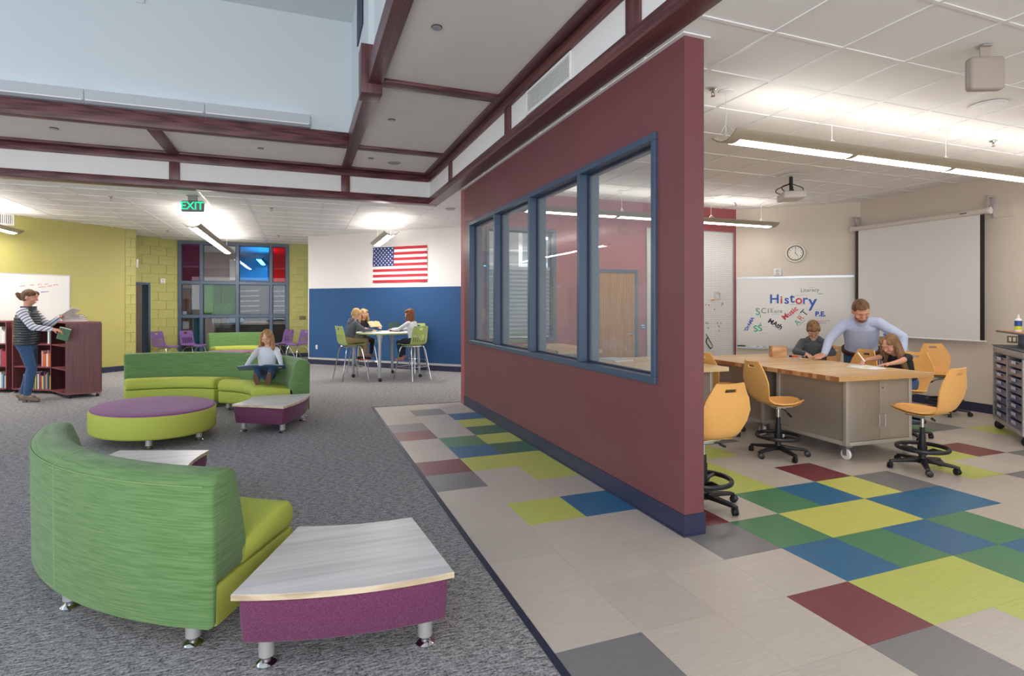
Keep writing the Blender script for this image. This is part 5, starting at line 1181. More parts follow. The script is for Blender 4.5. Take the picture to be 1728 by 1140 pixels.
# ------------------------------------------------------------------ things on the high table
tz = .8865
o = thing('laptop', 'small laptop with green screen on the high table', 'laptop', (1.80, 11.12, tz), rd(150)); B().box(-.12, .12, -.09, .08, 0, .014).out('keyboard', mat('laptop_grey', '#4d4a48', .4), o, bevel=.004); b = B(); b.box(-.12, .12, -.004, .004, 0, .17, Matrix.Translation((0, .085, .012)) @ Matrix.Rotation(rd(-14), 4, 'X')); sc_ = b.out('lid', mat('laptop_lid', '#2c4a44', .4), o, bevel=.002, seg=1)
b = B(); b.box(-.11, .11, -.0052, -.0042, .012, .16, Matrix.Translation((0, .085, .012)) @ Matrix.Rotation(rd(-14), 4, 'X')); b.out('display', mat('laptop_screen', '#1f6a55', .3), sc_, smooth=False)
def open_book(label, loc, rz, w_=.15, h_=.21, m=None, tilt=0.0, group='open books', cover=None):
    o = thing('open_book', label, 'book', loc, rz, group); o.rotation_euler = (tilt, 0, rz)
    for s in (-1, 1):
        b = B(); P = []
        for j in range(2):
            P.append([Vector((s*w_*f, (j-.5)*h_, .018*sin(pi*min(1, f*1.0)**.6)*(1-f*.4)+.004)) for f in [k/8 for k in range(9)]])
        b.grid(P); b.solid(.006); b.out('pages', m or M_PAGE, o)
        b = B(); b.box(min(0, s*w_*1.04), max(0, s*w_*1.04), -h_*.52, h_*.52, -.004, -.001); b.out('cover', cover or BKC[3], o, smooth=False)
    return o
open_book('open book lying flat on the high table before the girl in black', (1.36, 11.22, tz+.005), rd(15), .13, .19)
open_book('open book on the high table before the boy in the hoodie', (1.22, 10.95, tz+.005), rd(-75), .12, .18, group='open books')
o = thing('paper_sheet', 'white sheet in the middle of the high table', 'paper', (1.60, 11.05, tz), .4); B().box(-.1, .1, -.14, .14, 0, .001).out('sheet', mat('paper_0', '#f0f0f2', .7), o, smooth=False)
# ------------------------------------------------------------------ beyond the coloured windows
def simple(name, label, cat, b, m, **k): return b.out(name, m, None, label=label, cat=cat, **k)
dd = struct('door_3', B().box(-3.05, -2.86, 17.86, 17.9, .0, 1.84), grain('oak_door_far', '#7a4526', '#a96a42', 'z', 40), smooth=False, label='brown wooden door beyond the coloured windows'); B().box(-2.98, -2.94, 17.852, 17.86, .9, 1.55).out('door_window', mat('door_glass', '#56503f', .2), dd, smooth=False); B().box(-3.09, -3.05, 17.85, 17.91, 0, 1.88).box(-2.86, -2.82, 17.85, 17.91, 0, 1.88).box(-3.05, -2.86, 17.85, 17.91, 1.84, 1.88).out('door_frame', M_FRAME, dd, smooth=False)
o = thing('paper_notice', 'white notice taped inside the lower left coloured window', 'notice', (-2.74, 16.29, 1.0)); B().box(-.08, .10, 0, .002, -.20, -.01).out('sheet', mat('paper_0', '#f0f0f2', .7), o, smooth=False)
o = thing('paper_notice', 'small white notice above the sill of the left clear pane', 'notice', (-2.74, 16.29, 1.20)); B().box(-.05, .05, 0, .002, -.05, .05).out('sheet', mat('paper_0', '#f0f0f2', .7), o, smooth=False)
o = thing('paper_notice', 'white notice inside the rightmost coloured window', 'notice', (-.32, 16.29, .95)); B().box(-.06, .06, 0, .002, -.06, .06).out('sheet', mat('paper_0', '#f0f0f2', .7), o, smooth=False)
o = thing('marker_board', 'dark board with white handwriting in the room beyond the windows', 'board', (-1.75, 19.59, 0)); B().box(-.75, 1.5, -.03, -.005, .9, 2.1).out('panel', mat('board_black', '#23262b', .4), o, smooth=False)
for r in range(6):
    for c in range(2): scribble(-.1+c*.95, 1.05+r*.16, .55+c*.85, 1.07+r*.16, 'pale', .025, 22, o, 0, .008, r*7+c).matrix_local = Matrix.Translation((0, -.032, 0)) @ Matrix.Rotation(pi/2, 4, 'X')
o = thing('whiteboard', 'white board high on the wall beyond the windows', 'board', (-1.95, 19.59, 0)); B().box(-.1, 1.0, -.03, -.005, 2.2, 2.85).out('panel', M_WB, o, smooth=False)
o = thing('armchair', 'dark chair beyond the green pane', 'chair', (-2.05, 18.6, 0), .4); B().box(-.25, .25, -.25, .25, .38, .46).out('seat', mat('chair_dark', '#4a4630', .7), o, bevel=.02); B().box(-.25, .25, .2, .27, .46, 1.45).out('backrest', MATS['chair_dark'], o, bevel=.02)
for x in (-.22, .22):
    for y in (-.22, .22): B().cyl((x, y, 0), (x, y, .38), .02).out('leg', M_BLACK, o)
o = thing('teal_curtain', 'teal panel behind the lower left window', 'curtain', (-2.52, 16.55, 0)); b = B(); P = [[Vector((.26*i/14-.05, .015*sin(i*1.6), z)) for i in range(15)] for z in (.02, 1.1)]; b.grid(P); b.solid(.004); b.out('cloth', mat('teal_cloth', '#1a8f9e', .7), o)
o = thing('blue_cushion', 'bright blue cushion on a shelf beyond the windows', 'cushion', (-1.62, 16.9, .975)); b = B(); b.ell((0, 0, 0), (.22, .12, .10)); b.out('cushion', mat('cushion_blue', '#1f8fc0', .7), o)
o = thing('low_shelf', 'dark low bookcase beyond the windows', 'shelf', (-1.5, 17.1, 0)); B().box(-.6, 1.2, -.25, .25, 0, .84).out('body', mat('shelf_dark', '#4a3330', .6), o, bevel=.01); B().box(-.62, 1.22, -.26, .26, .84, .87).out('top', MATS['shelf_dark'], o, bevel=.006)
o = thing('dark_bin', 'black bin behind the lower left window', 'bin', (-2.72, 16.75, 0)); B().lathe([(.12, 0), (.15, .5), (.155, .52), (.15, .52)], n=18).out('body', M_BLACK, o); B().lathe([(.158, .52), (.15, .55), (.06, .57)], n=18).out('lid', M_BLACK, o)
o = thing('wall_plaque', 'brown plaque on the yellow block wall by the flag wall', 'plaque', (.085, 16.138, 1.065)); B().box(-.085, .085, -.012, 0, -.05, .05).out('plate', mat('plaque_brown', '#6f5f3f', .5), o, bevel=.004)
o = thing('wall_sign', 'small white sign projecting at the pier corner', 'sign', (-3.35, 14.40, 2.33)); B().box(0, .012, 0, .12, -.09, .09).out('plate', M_WHITE, o, smooth=False)
o = thing('motion_sensor', 'small square sensor high on the light well wall', 'sensor', (-1.76, 7.72, 5.02)); B().box(-.05, .05, -.02, 0, -.05, .05).out('body', M_WELL, o, bevel=.006); B().lathe([(.03, 0), (.02, .018)], n=14, M=Matrix.Rotation(pi/2, 4, 'X')).out('lens', M_UPL, o); o.location.y -= .0
# ------------------------------------------------------------------ people
def blob(name, b, m, parent, voxel=.007, it=4, fac=.5):
    """one continuous skin from overlapping rounded shapes: voxel union, then smoothed"""
    me = b.mesh(name+'_raw', smooth=False); o = bpy.data.objects.new(name+'_raw', me); COL.objects.link(o)
    r = o.modifiers.new('r', 'REMESH'); r.mode = 'VOXEL'; r.voxel_size = voxel
    s = o.modifiers.new('s', 'SMOOTH'); s.factor = fac; s.iterations = it
    dg = bpy.context.evaluated_depsgraph_get(); dg.update(); nm = bpy.data.meshes.new_from_object(o.evaluated_get(dg)); nm.name = name
    bpy.data.objects.remove(o); bpy.data.meshes.remove(me)
    if len(nm.polygons): nm.shade_smooth()
    return link(name, nm, m, parent)
def ik(a, b, l1, l2, pole):
    a, b, pole = Vector(a), Vector(b), Vector(pole); d = b-a; L = min(d.length, (l1+l2)*.998); d.normalize(); b = a+d*L
    x = (l1*l1-l2*l2+L*L)/(2*L); h = sqrt(max(l1*l1-x*x, 0)); p = pole-d*pole.dot(d); p = p.normalized() if p.length > 1e-5 else d.orthogonal().normalized()
    return a+d*x+p*h, b
def basis(f, up=(0, 0, 1)):
    f = Vector(f).normalized(); r = f.cross(Vector(up)).normalized(); u_ = r.cross(f); return r, f, u_
def RM(r, f, u_): return Matrix((r, f, u_)).transposed()
def hand(b, w_, d, nrm, side, k, curl=.5):
    """palm, four unequal fingers in two bends and a thumb leaving the side of the palm; d = pointing direction, nrm = palm normal, side = +1 thumb along d x nrm"""
    d = Vector(d).normalized(); nrm = (Vector(nrm)-d*Vector(nrm).dot(d)).normalized(); s = d.cross(nrm)*side; w_ = Vector(w_)
    b.cone(w_, w_+d*.03*k, .024*k, .026*k); M = RM(s, d, nrm)
    b.ell(w_+d*.065*k, (.040*k, .05*k, .016*k), M)
    for i, (off, L) in enumerate(((.030, .070), (.010, .080), (-.010, .074), (-.030, .058))):
        p0 = w_+d*.10*k+s*off*k; a1 = curl*.6; d1 = (d*cos(a1)+nrm*sin(a1)); p1 = p0+d1*L*.5*k; a2 = curl*1.5; d2 = (d*cos(a2)+nrm*sin(a2)); p2 = p1+d2*L*.5*k
        b.cone(p0-d*.02*k, p1, .0092*k, .0085*k, 8, 2); b.cone(p1, p2, .0085*k, .007*k, 8, 2)
    t0 = w_+d*.045*k+s*.032*k; t1 = t0+(s*.75+d*.55+nrm*.25).normalized()*.036*k; t2 = t1+(d*.9+s*.25+nrm*(.2+curl*.4)).normalized()*.032*k
    b.cone(t0, t1, .0115*k, .0105*k, 8, 2); b.cone(t1, t2, .0105*k, .008*k, 8, 2)
SKIN = mat('skin_light', '#d9a487', .5, var=.04, scale=(25, 25, 25)); SKIN2 = mat('skin_flushed', '#d59a80', .5, var=.05, scale=(25, 25, 25))
for m_ in (SKIN, SKIN2): m_.node_tree.nodes['Principled BSDF'].inputs['Subsurface Weight'].default_value = .08; m_.node_tree.nodes['Principled BSDF'].inputs['Subsurface Radius'].default_value = (.01, .004, .003)
M_EYE = mat('eye_white', '#c9c0b8', .2); M_IRIS = mat('eye_iris', '#3a3128', .15); M_LIP = mat('lip', '#b5655c', .45)
def hairmat(name, c0, c1): return fabric(name, c0, c1, (60, 60, 9), bump=.6, rough=.5, mixs=.6)
def person(label, loc, facing, J, k, hk, skin, top, bottom, shoe, hairspec, sleeve='long', extras=None, voxel=.0065, belly=1.0, curl=(.5, .5), palm=((0, 0, -1), (0, 0, -1)), collar=None):
    """J in the person's own frame (x right, y forward, z up): hip, up (spine dir), sh (shoulder right dir), face, wr, wl, ar, al (ankles), poles, toe dirs"""
    rz = atan2(facing[1], facing[0])-pi/2
    o = thing('person', label, 'person', loc, rz)
    hip = Vector(J['hip']); up = Vector(J['up']).normalized(); up2 = Vector(J.get('up2', J['up'])).normalized(); shr = Vector(J.get('sh', (1, 0, 0))).normalized(); hpr = Vector(J.get('hr', (1, 0, 0))).normalized()
    waist = hip+up*.13*k; chest = hip+up*.18*k+(up*.5+up2*.5).normalized()*.15*k; neck = chest+up2*.17*k
    hd = Vector(J.get('neckdir', up2)).normalized(); head = neck+hd*.10*k+Vector(J.get('headoff', (0, 0, 0)))+up2*.08*hk
    sR = neck-up2*.045*k+shr*.165*k; sL = neck-up2*.045*k-shr*.165*k
    if 'shz' in J: sR = sR+Vector(J['shz']); sL = sL+Vector(J['shz'])
    LA, LF, LT, LS = .285*k, .25*k, .42*k, .41*k
    eR, wR = ik(sR, J['wr'], LA, LF, J.get('er', (.4, -.5, -1))); eL, wL = ik(sL, J['wl'], LA, LF, J.get('el', (-.4, -.5, -1)))
    hR = hip+hpr*.085*k-up*.01; hL = hip-hpr*.085*k-up*.01
    kR, aR = ik(hR, J['ar'], LT, LS, J.get('kr', (0, 1, .2))); kL, aL = ik(hL, J['al'], LT, LS, J.get('kl', (0, 1, .2)))
    tR = Vector(J.get('tr', (0, 1, 0))).normalized(); tL = Vector(J.get('tl', (0, 1, 0))).normalized()
    def torso(b, g, top_=True, z0=0.0):
        secs = [(hip-up*.06*k, .135, .095, hpr), (hip, .165, .115, hpr), (waist, .150*belly, .105*belly, hpr), ((waist+chest)/2, .158*belly, .11*belly, (hpr+shr)), (chest, .172, .118, shr), (neck-up2*.07*k, .165, .098, shr), (neck-up2*.02*k, .105, .075, shr), (neck+hd*.012*k, .058, .058, shr)]
        rings = []
        for i, (c, a, d, r) in enumerate(secs):
            r = r.normalized(); nx = secs[min(i+1, len(secs)-1)][0]-secs[max(i-1, 0)][0]; nx.normalize(); f = nx.cross(r).normalized(); r2 = f.cross(nx)
            rings.append([c+r2*((a*k+g)*cos(2*pi*q/20))+f*((d*k+g)*sin(2*pi*q/20)) for q in range(20)])
        b.loft(rings); b.ell(hip-up*.04*k, (.15*k+g, .11*k+g, .09*k+g))
    fc = Vector(J['face']).normalized(); r_, f_, u_ = basis(fc, J.get('headup', (0, 0, 1))); HM = RM(r_, f_, u_)
    at = lambda x, y, z: head+(r_*x+f_*y+u_*z)*hk
    # body: a single surface with head, face, ears, neck, trunk, arms, hands, legs
    b = B(); torso(b, 0)
    b.ell(at(0, 0, .015), (.074*hk, .094*hk, .098*hk), HM, 20, 14); b.ell(at(0, .022, -.048), (.056*hk, .062*hk, .062*hk), HM); b.ell(at(0, .05, -.085), (.026*hk, .026*hk, .022*hk), HM)
    b.cone(at(0, .088, .018), at(0, .104, -.018), .009*hk, .0145*hk, 10, 3); b.ell(at(0, .083, -.058), (.026*hk, .012*hk, .012*hk), HM); b.ell(at(0, .08, .04), (.05*hk, .016*hk, .012*hk), HM)
    for s in (-1, 1): b.ell(at(s*.076, -.008, -.008), (.012*hk, .022*hk, .032*hk), HM); b.ell(at(s*.042, .06, -.02), (.025*hk, .028*hk, .024*hk), HM)
    b.cone(neck-up2*.03*k, at(0, -.012, -.05), .054*k, .052*hk)
    for s_, e_, w_ in ((sR, eR, wR), (sL, eL, wL)): b.cone(s_, e_, .050*k, .040*k); b.cone(e_, w_, .041*k, .025*k); b.cone(neck-up2*.035*k, s_+up2*.004*k, .055*k, .046*k)
    pr, pl = palm
    hand(b, wR, J.get('hdr', (wR-eR)), pr, -1, k*1.0, curl[0]); hand(b, wL, J.get('hdl', (wL-eL)), pl, 1, k*1.0, curl[1])
    for h_, n_, a_, t_ in ((hR, kR, aR, tR), (hL, kL, aL, tL)): b.cone(h_, n_, .082*k, .056*k); b.cone(n_, a_, .056*k, .036*k); b.cone(a_-Vector((0, 0, .02*k)), a_+t_*.12*k-Vector((0, 0, .04*k)), .034*k, .03*k)
    blob('body', b, skin, o, voxel, 3)
    for s in (-1, 1):
        e = B().ell(at(s*.031, .082, .014), (.0105*hk, .0055*hk, .0042*hk), HM, 12, 8).out('eye', M_EYE, o); B().ell(at(s*.031, .0858, .013), (.0052*hk, .0032*hk, .0042*hk), HM, 10, 6).out('iris', M_IRIS, e)
        B().tube([at(s*.016, .093, .036), at(s*.032, .091, .041), at(s*.047, .081, .036)], .0035*hk, 6).out('eyebrow', hairspec['m'], o)
    B().ell(at(0, .0945, -.056), (.020*hk, .004*hk, .005*hk), HM, 12, 6).out('mouth', M_LIP, o)
    # clothes
    b = B(); torso(b, .012)
    for s_, e_, w_ in ((sR, eR, wR), (sL, eL, wL)):
        b.cone(neck-up2*.035*k, s_+up2*.004*k, .066*k, .058*k)
        if sleeve == 'long': b.cone(s_, e_, .062*k, .052*k); b.cone(e_, e_+(w_-e_)*.93, .052*k, .037*k)
        else: b.cone(s_, s_+(e_-s_)*.42, .062*k, .056*k)
    tp = blob('shirt', b, top, o, voxel*1.15, 3)
    if collar:
        b = B(); ctr = neck+hd*.012*k; q_ = 20
        fr = hd.cross(shr).normalized()*-1
        b.loft([[ctr+hd*zz*k+shr*(rr*k*cos(2*pi*i/q_))+fr*(rr*k*1.05*sin(2*pi*i/q_)) for i in range(q_)] for zz, rr in ((-.035, .088), (.02, .072), (.03, .07), (.03, .064), (-.03, .07))]); b.out('collar', collar, tp)
    b = B(); b.loft([[c+hpr*((a*k+.018)*cos(2*pi*q/18))+hpr.cross(up)*-((d*k+.018)*sin(2*pi*q/18)) for q in range(18)] for c, a, d in ((hip-up*.05*k, .15, .11), (hip, .165, .115), (hip+up*.06*k, .158, .11))])
    b.ell(hip-up*.05*k, (.155*k+.012, .115*k+.012, .10*k+.01))
    for h_, n_, a_ in ((hR, kR, aR), (hL, kL, aL)): b.cone(h_, n_, .096*k, .068*k); b.cone(n_, n_+(a_-n_)*.93, .068*k, .052*k)
    blob('trousers', b, bottom, o, voxel*1.15, 3)
    for a_, t_, n_ in ((aR, tR, kR), (aL, tL, kL)):
        sd = (n_-a_).normalized(); dn = (t_*t_.dot(sd)-sd).normalized(); b = B(); c0 = a_+dn*.035*k
        b.cone(c0-t_*.04*k, c0+t_*.15*k+dn*.006*k, .042*k, .036*k); b.cone(a_+sd*.03*k, c0, .046*k, .045*k); ob = blob('shoe', b, shoe[0], o, voxel, 2)
        if len(shoe) > 1:
            rs = dn.cross(t_).normalized(); q = B(); c1 = c0+dn*.036*k; q.loft([[c1+t_*(x*k)+rs*(y*k)+dn*zz*k for x, y in ((-.075, -.025), (-.05, -.04), (.08, -.045), (.15, -.036), (.185, 0), (.15, .036), (.08, .045), (-.05, .04), (-.075, .025))] for zz in (-.006, .012)]); q.out('sole', shoe[1], ob)
    # hair
    st = hairspec['style']; b = B()
    b.ell(at(0, -.020, .036), (.083*hk, .094*hk, .090*hk), HM, 20, 14); b.ell(at(0, -.035, .005), (.081*hk, .075*hk, .085*hk), HM, 16, 12)
    if st == 'short': b.ell(at(.012, .05, .098), (.055*hk, .045*hk, .02*hk), HM); b.ell(at(0, -.05, -.03), (.068*hk, .05*hk, .05*hk), HM)
    if st == 'fringe':
        b.ell(at(0, .055, .075), (.068*hk, .044*hk, .034*hk), HM); b.ell(at(0, -.045, -.03), (.078*hk, .055*hk, .055*hk), HM)
        for s in (-1, 1): b.ell(at(s*.066, .02, .03), (.02*hk, .04*hk, .045*hk), HM)
    if st in ('long', 'bun'):
        for s in (-1, 1): b.ell(at(s*.05, .03, .07), (.035*hk, .06*hk, .04*hk), HM)
    if st == 'long':
        L = hairspec.get('len', .26)
        down = Vector(hairspec.get('down', (0, 0, -1))); rr = random.Random(4)
        for s, y_ in ((-.078, .0), (.078, .0), (-.06, -.05), (.06, -.05), (0, -.075), (-.03, -.075), (.03, -.075), (-.082, .03), (.082, .03)):
            p = at(s, y_, .0); q = p+down*L*.55*hk+r_*(s*.25)*hk; e = p+down*L*(rr.uniform(.9, 1.12))*hk+r_*(s*.35+rr.uniform(-.01, .01)); b.cone(p, q, .026*hk, .030*hk); b.cone(q, e, .030*hk, .012*hk)
    if st == 'bun': b.ell(at(0, -.125, .0), (.048*hk, .045*hk, .045*hk), HM); b.ell(at(.02, -.15, .02), (.028*hk, .028*hk, .028*hk), HM); b.ell(at(0, -.09, -.02), (.05*hk, .05*hk, .05*hk), HM)
    blob('hair', b, hairspec['m'], o, voxel, 2)
    o['_'] = 0; del o['_']
    return o, dict(hip=hip, chest=chest, neck=neck, head=head, sR=sR, sL=sL, eR=eR, eL=eL, wR=wR, wL=wL, kR=kR, kL=kL, aR=aR, aL=aL, up=up, up2=up2, shr=shr, torso=torso, rz=rz, at=at, hpr=hpr)
def to_world(o, v):
    return Matrix.Translation(o.location) @ Matrix.Rotation(o.rotation_euler.z, 4, 'Z') @ Vector(v)
C_HOOD = fabric('hoodie_grey', '#4d5156', '#676b70', (90, 90, 90)); C_HOOD2 = fabric('fleece_dark_grey', '#45494d', '#5d6165', (120, 120, 120)); C_JEAN = fabric('denim_blue', '#2c4464', '#44618a', (140, 140, 60)); C_KHAKI = mat('khaki_cloth', '#9a8760', .8, var=.05, scale=(20, 20, 20)); C_BLACKC = mat('black_cloth', '#222328', .8, var=.2, scale=(14, 14, 14)); C_WHITEC = mat('white_knit', '#d5d8de', .85, var=.05, scale=(60, 60, 60), bump=.3); C_SHIRT = mat('shirt_pale_blue', '#b9c2dc', .7, var=.05, scale=(8, 8, 8), bump=.15); C_DENIMD = mat('leggings_dark', '#1f2a3c', .8)
S_TAN = mat('shoe_tan', '#8a6450', .6); S_BOOT = mat('boot_taupe', '#7a6a5a', .6); S_SOLE = mat('sole_brown', '#6f4d3d', .7); S_BLK = mat('shoe_black', '#26262a', .5); S_ORANGE = mat('sole_orange', '#d8512f', .5); S_PINK = mat('boot_pink', '#b5746a', .6)
H_BROWN = hairmat('hair_brown', '#4a3220', '#7c5836'); H_LBROWN = hairmat('hair_light_brown', '#8a6238', '#b58a58'); H_BLOND = hairmat('hair_blond', '#a5814e', '#d0ac74'); H_AUB = hairmat('hair_auburn', '#5d3420', '#8c5534'); H_MID = hairmat('hair_mid_brown', '#65482f', '#97714a')
# --- woman at the bookcase
stripe = Nd('striped_jersey'); tc_ = stripe.n('ShaderNodeTexCoord'); sp_ = stripe.n('ShaderNodeSeparateXYZ'); stripe.l(tc_.outputs['Object'], sp_.inputs[0])
ad_ = stripe.n('ShaderNodeMath', operation='MULTIPLY_ADD'); ad_.inputs[1].default_value = -.75; stripe.l(sp_.outputs[1], ad_.inputs[0]); stripe.l(sp_.outputs[2], ad_.inputs[2])
ml_ = stripe.n('ShaderNodeMath', operation='MULTIPLY'); ml_.inputs[1].default_value = 19.0; stripe.l(ad_.outputs[0], ml_.inputs[0]); fr_ = stripe.n('ShaderNodeMath', operation='FRACT'); stripe.l(ml_.outputs[0], fr_.inputs[0])
rp_ = stripe.n('ShaderNodeValToRGB'); rp_.color_ramp.interpolation = 'CONSTANT'; e_ = rp_.color_ramp.elements; e_[0].color = (*lin('#e4e2e4'), 1); e_[1].color = (*lin('#5a6690'), 1); e_[1].position = .68; stripe.l(fr_.outputs[0], rp_.inputs[0]); stripe.l(rp_.outputs[0], stripe.b.inputs['Base Color']); stripe.b.inputs['Roughness'].default_value = .85
C_STRIPE = stripe.m
WO, WI = person('woman in a dark quilted vest and striped sleeves taking books from the bookcase', (-3.72, 10.13, 0), (.97, -.12), dict(hip=(0, 0, .875), up=(0, .03, 1), face=(-.10, 1, -.22), neckdir=(0, .25, 1), wr=(.16, .40, 1.05), wl=(-.12, .36, 1.22), er=(.35, -.5, -1), el=(-.4, -.5, -1), ar=(.09, .05, .10), al=(-.10, -.10, .10), kr=(0, 1, 0), kl=(0, 1, 0), tr=(.05, 1, -.22), tl=(-.1, 1, -.22), hdr=(0, 1, -.15), hdl=(0, .9, .35)), .945, .96, SKIN2, C_STRIPE, C_JEAN, [S_BOOT], dict(style='bun', m=H_BROWN), palm=((-.3, 0, -1), (.2, -.3, 1)), curl=(.8, .6))
# quilted vest: stacked padded rolls round the trunk
C_VEST = mat('quilted_nylon_dark', '#33383b', .35, var=.12, scale=(30, 30, 6), spec=.6)
b = B(); k = .945; hip, chest, neck, up = WI['hip'], WI['chest'], WI['neck'], WI['up']; n_ = 14
for i in range(n_):
    f = i/(n_-1); c = hip-up*.03+(neck-up*.0*k-hip)*f; a = (.172-.018*sin(pi*min(1, f*1.3)))*k+.024; d = (.122+.006*sin(pi*f))*k+.024
    if f > .72: a *= 1-.42*((f-.72)/.28)**1.5; d *= 1-.30*((f-.72)/.28)**1.5
    rg = []
    for j in range(7):
        t = j/6*2-1; q = sqrt(max(0, 1-t*t))*.013; rg.append([c+up*(t*.022)+Vector((cos(2*pi*m/28)*(a-.01+q), sin(2*pi*m/28)*(d-.01+q), 0)) for m in range(28)])
    b.loft(rg)
vest = b.out('vest', C_VEST, WO, ang=70)
b = B(); q_ = 24; b.loft([[neck+Vector((cos(2*pi*i/q_)*rr, sin(2*pi*i/q_)*rr*1.05+.0+zz*.15, zz-.045)) for i in range(q_)] for zz, rr in ((0, .105), (.03, .092), (.07, .09), (.085, .092), (.085, .082), (.02, .08))]); b.out('vest_collar', C_VEST, vest)
for nm_, a_, t_ in (('r', WI['aR'], Vector((.05, 1, -.22))), ('l', WI['aL'], Vector((-.1, 1, -.22)))):
    B().box(a_.x-.022, a_.x+.022, a_.y-.045, a_.y+.005, .0, .062).out('boot_heel', S_BOOT, WO, bevel=.004)
p = to_world(WO, WI['wL']+Vector((.02, .15, .075))); bo = open_book('open white book in the raised hand of the standing woman', tuple(p), WI['rz']+rd(0), .11, .17, mat('paper_white', '#e8e6e2', .7), 0, 'books in hand', mat('paper_white', '#e8e6e2', .7)); bo.rotation_euler = (rd(38), rd(-10), WI['rz'])
p = to_world(WO, WI['wR']+Vector((-.03, .13, -.07))); o = thing('book', 'green book the standing woman slides out of the shelf', 'book', tuple(p), WI['rz'], 'books in hand'); o.rotation_euler = (rd(-18), rd(8), WI['rz']); B().box(-.012, .012, -.07, .07, -.09, .09).out('cover', BKC[10], o, bevel=.002, seg=1); B().box(-.010, .010, -.072, .069, -.088, .092).out('pages', M_PAGE, o, smooth=False)
# --- girl on the sofa
SG, SI = person('girl in a white sweater and jeans reading on the green sofa', (-.40, 8.16, 0), (-.12, -.99), dict(hip=(0, 0, .505), up=(.02, -.10, 1), face=(.22, .85, -.55), neckdir=(0, .12, 1), wr=(.22, .28, .60), wl=(-.22, .24, .585), er=(.8, -.3, -.4), el=(-.8, -.3, -.4), ar=(.03, .50, .455), al=(-.10, .50, .455), kr=(.3, 0, 1), kl=(-.3, 0, 1), tr=(.25, .35, 1), tl=(-.2, .35, 1), hdr=(-.1, 1, -.1), hdl=(.1, 1, -.1)), .66, .86, SKIN, C_WHITEC, C_JEAN, [S_TAN, S_SOLE], dict(style='long', m=H_LBROWN, len=.24), palm=((0, 0, 1), (0, 0, 1)), curl=(.6, .6), voxel=.006)
bo = open_book('large blue picture book open on the lap of the sofa girl', tuple(to_world(SG, (0.01, .33, .60))), SI['rz']+rd(4), .27, .23, mat('picture_page', '#b4bcd2', .5), rd(18), 'open books', mat('cover_blue', '#4f78a8', .5))
# --- children at the high table
def stool_kid(label, loc, facing, wr, wl, face, top, bottom, shoe, hair, sleeve='long', skin=SKIN, lean=.10, k=.70, voxel=.0065, **kw):
    J = dict(hip=(0, -.03, .755), up=(0, lean, 1), up2=(0, lean*1.6, 1), face=face, neckdir=(0, .2, 1), wr=wr, wl=wl, er=(.7, -.3, -.6), el=(-.7, -.3, -.6), ar=(.07, .24, .44), al=(-.08, .20, .42), kr=(.1, 1, .6), kl=(-.1, 1, .6), tr=(.1, 1, -.15), tl=(-.1, 1, -.15)); J.update(kw)
    return person(label, (*loc, 0), facing, J, k, .88, skin, top, bottom, shoe, hair, sleeve, voxel=voxel)
HB, HI = stool_kid('boy in a grey hoodie sitting at the high table', (.90, 10.85), (.97, .22), (.16, .36, .93), (-.16, .36, .93), (0, .8, -.5), C_HOOD, C_KHAKI, [S_BLK, S_ORANGE], dict(style='fringe', m=H_BLOND), lean=.22, k=.72)
b = B(); nk = HI['neck']; b.ell(nk+Vector((0, -.05, .01)), (.085, .06, .06)); b.ell(nk+Vector((0, -.085, -.03)), (.07, .05, .06)); blob('hood', b, C_HOOD, HB, .007, 3)
stool_kid('girl in black with blond hair behind the high table', (1.20, 11.70), (.42, -.9), (.14, .34, .95), (-.16, .34, .96), (.1, 1, -.1), C_BLACKC, C_BLACKC, [S_TAN], dict(style='long', m=H_BLOND, len=.22), k=.68, lean=.12)
stool_kid('girl in white with brown hair seen from behind at the high table', (1.99, 10.46), (-.72, .69), (.16, .36, .95), (-.16, .34, .95), (-.25, 1, -.25), C_WHITEC, C_DENIMD, [S_PINK], dict(style='long', m=H_AUB, len=.25), k=.69, lean=.14)
open_book('pale open book held up by the girl in black', (1.42, 11.43, 1.02), rd(25), .13, .16, mat('page_buff', '#cbb58c', .7), rd(40), 'open books', mat('page_buff', '#cbb58c', .7))
# --- classroom
MN, MI = person('man in a pale blue shirt leaning over the bench with one hand on it', (6.31, 4.76, 0), (-.80, -.60), dict(hip=(0, -.05, .82), up=(0, .50, 1), up2=(0, .78, .72), sh=(1, -.08, -.06), face=(-.30, .72, -.72), neckdir=(0, .80, .55), headup=(0, .5, 1), wr=(.36, .56, .83), wl=(-.40, .26, .80), er=(1, -.6, .1), el=(-1, -.5, .1), ar=(.12, -.16, .09), al=(-.12, -.16, .09), kr=(0, 1, 0), kl=(0, 1, 0), hdr=(.35, .93, -.16), hdl=(.3, .5, -.7)), 1.02, 1.06, SKIN2, C_SHIRT, C_JEAN, [S_BLK], dict(style='short', m=H_BROWN), belly=1.04, palm=((0, -.2, -1), (.6, 0, -.6)), curl=(.12, .5), collar=C_SHIRT)
b = B(); hip, up, hpr = MI['hip'], MI['up'], MI['hpr']; ff = up.cross(hpr)*1; b.loft([[hip+up*zz+hpr*(.206*cos(2*pi*q/28))+ff*(.153*sin(2*pi*q/28)) for q in range(28)] for zz in (.035, .075)]); bl = b.out('belt', mat('belt_brown', '#4a2a1c', .4), MN)
b = B(); b.box(-.022, .022, -.004, .004, -.018, .018, Matrix.Translation(hip+up*.055+(-ff if ff.y < 0 else ff)*.155)); b.out('belt_buckle', M_METAL, bl)
b = B(); at = MI['at']; b.ell(at(0, .055, -.088), (.042, .038, .028)); b.ell(at(.045, .03, -.06), (.018, .03, .03)); b.ell(at(-.045, .03, -.06), (.018, .03, .03)); blob('beard', b, hairmat('beard_brown', '#6d452e', '#8f6444'), MN, .006, 2)
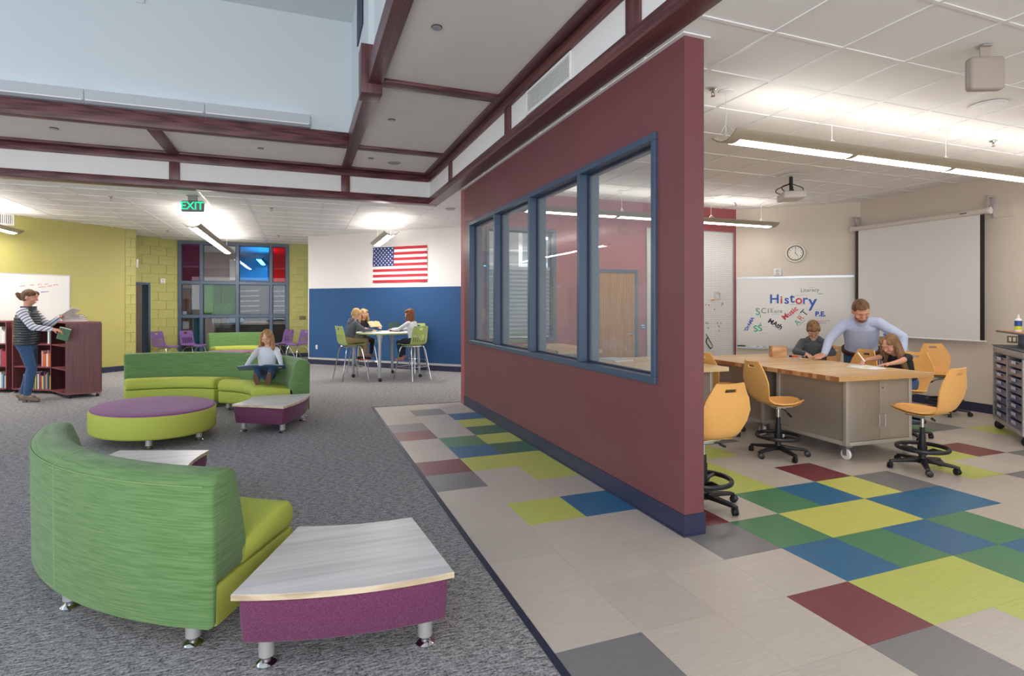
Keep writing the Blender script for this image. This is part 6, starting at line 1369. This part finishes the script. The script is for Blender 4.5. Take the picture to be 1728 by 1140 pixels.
BY, BI = person('boy in a dark grey hoodie working at the bench', (6.06, 5.20, 0), (-.80, -.60), dict(hip=(0, -.02, .60), up=(0, .12, 1), up2=(0, .30, 1), face=(-.1, .62, -.8), neckdir=(0, .55, .8), headup=(0, .6, 1), wr=(.06, .36, .815), wl=(-.09, .35, .815), er=(1, -.2, -.35), el=(-1, -.2, -.35), ar=(.10, .34, .20), al=(-.10, .34, .20), hdr=(-.5, .8, -.2), hdl=(.5, .8, -.2)), .76, .92, SKIN, C_HOOD2, C_JEAN, [S_BLK], dict(style='fringe', m=H_MID), palm=((0, -.3, -1), (0, -.3, -1)), curl=(.7, .7), belly=1.1)
b = B(); nk = BI['neck']; b.ell(nk+Vector((0, -.06, .0)), (.105, .06, .055)); b.ell(nk+Vector((.06, .0, -.01)), (.05, .06, .04)); b.ell(nk+Vector((-.06, .0, -.01)), (.05, .06, .04)); blob('hood', b, C_HOOD2, BY, .007, 3)
GI, GJ = person('girl in black with long hair writing at the bench', (6.00, 4.04, 0), (-.97, -.05), dict(hip=(0, -.02, .585), up=(0, .38, 1), up2=(0, .62, .9), face=(.10, .85, -.62), neckdir=(0, .7, .7), headup=(0, .55, 1), wr=(.10, .66, .815), wl=(-.16, .52, .81), er=(.8, -.2, -.5), el=(-.8, -.2, -.5), ar=(.09, .32, .20), al=(-.09, .32, .20), hdr=(-.25, .9, -.2), hdl=(.5, .85, -.1)), .68, .90, SKIN2, C_BLACKC, C_JEAN, [S_PINK], dict(style='long', m=H_MID, len=.30, down=(0, -.45, -1)), 'short', palm=((-.3, -.1, -1), (0, 0, -1)), curl=(.8, .25))
p = to_world(GI, GJ['wR']+Vector((-.04, .09, .02))); o = thing('marker', 'white pen in the hand of the girl at the bench', 'pen', tuple(p)); o.rotation_euler = (rd(-28), rd(22), GJ['rz']); B().cyl((0, 0, -.035), (0, 0, .08), .0065, n=10).out('barrel', M_WHITE, o); B().cyl((0, 0, -.048), (0, 0, -.035), .003, .0065, n=10).out('tip', M_BLACK, o)
B().ell(GJ['at'](.03, -.02, .128), (.016, .016, .012)).out('hair_bobble', mat('bobble_blue', '#3a5fc0', .5), GI)
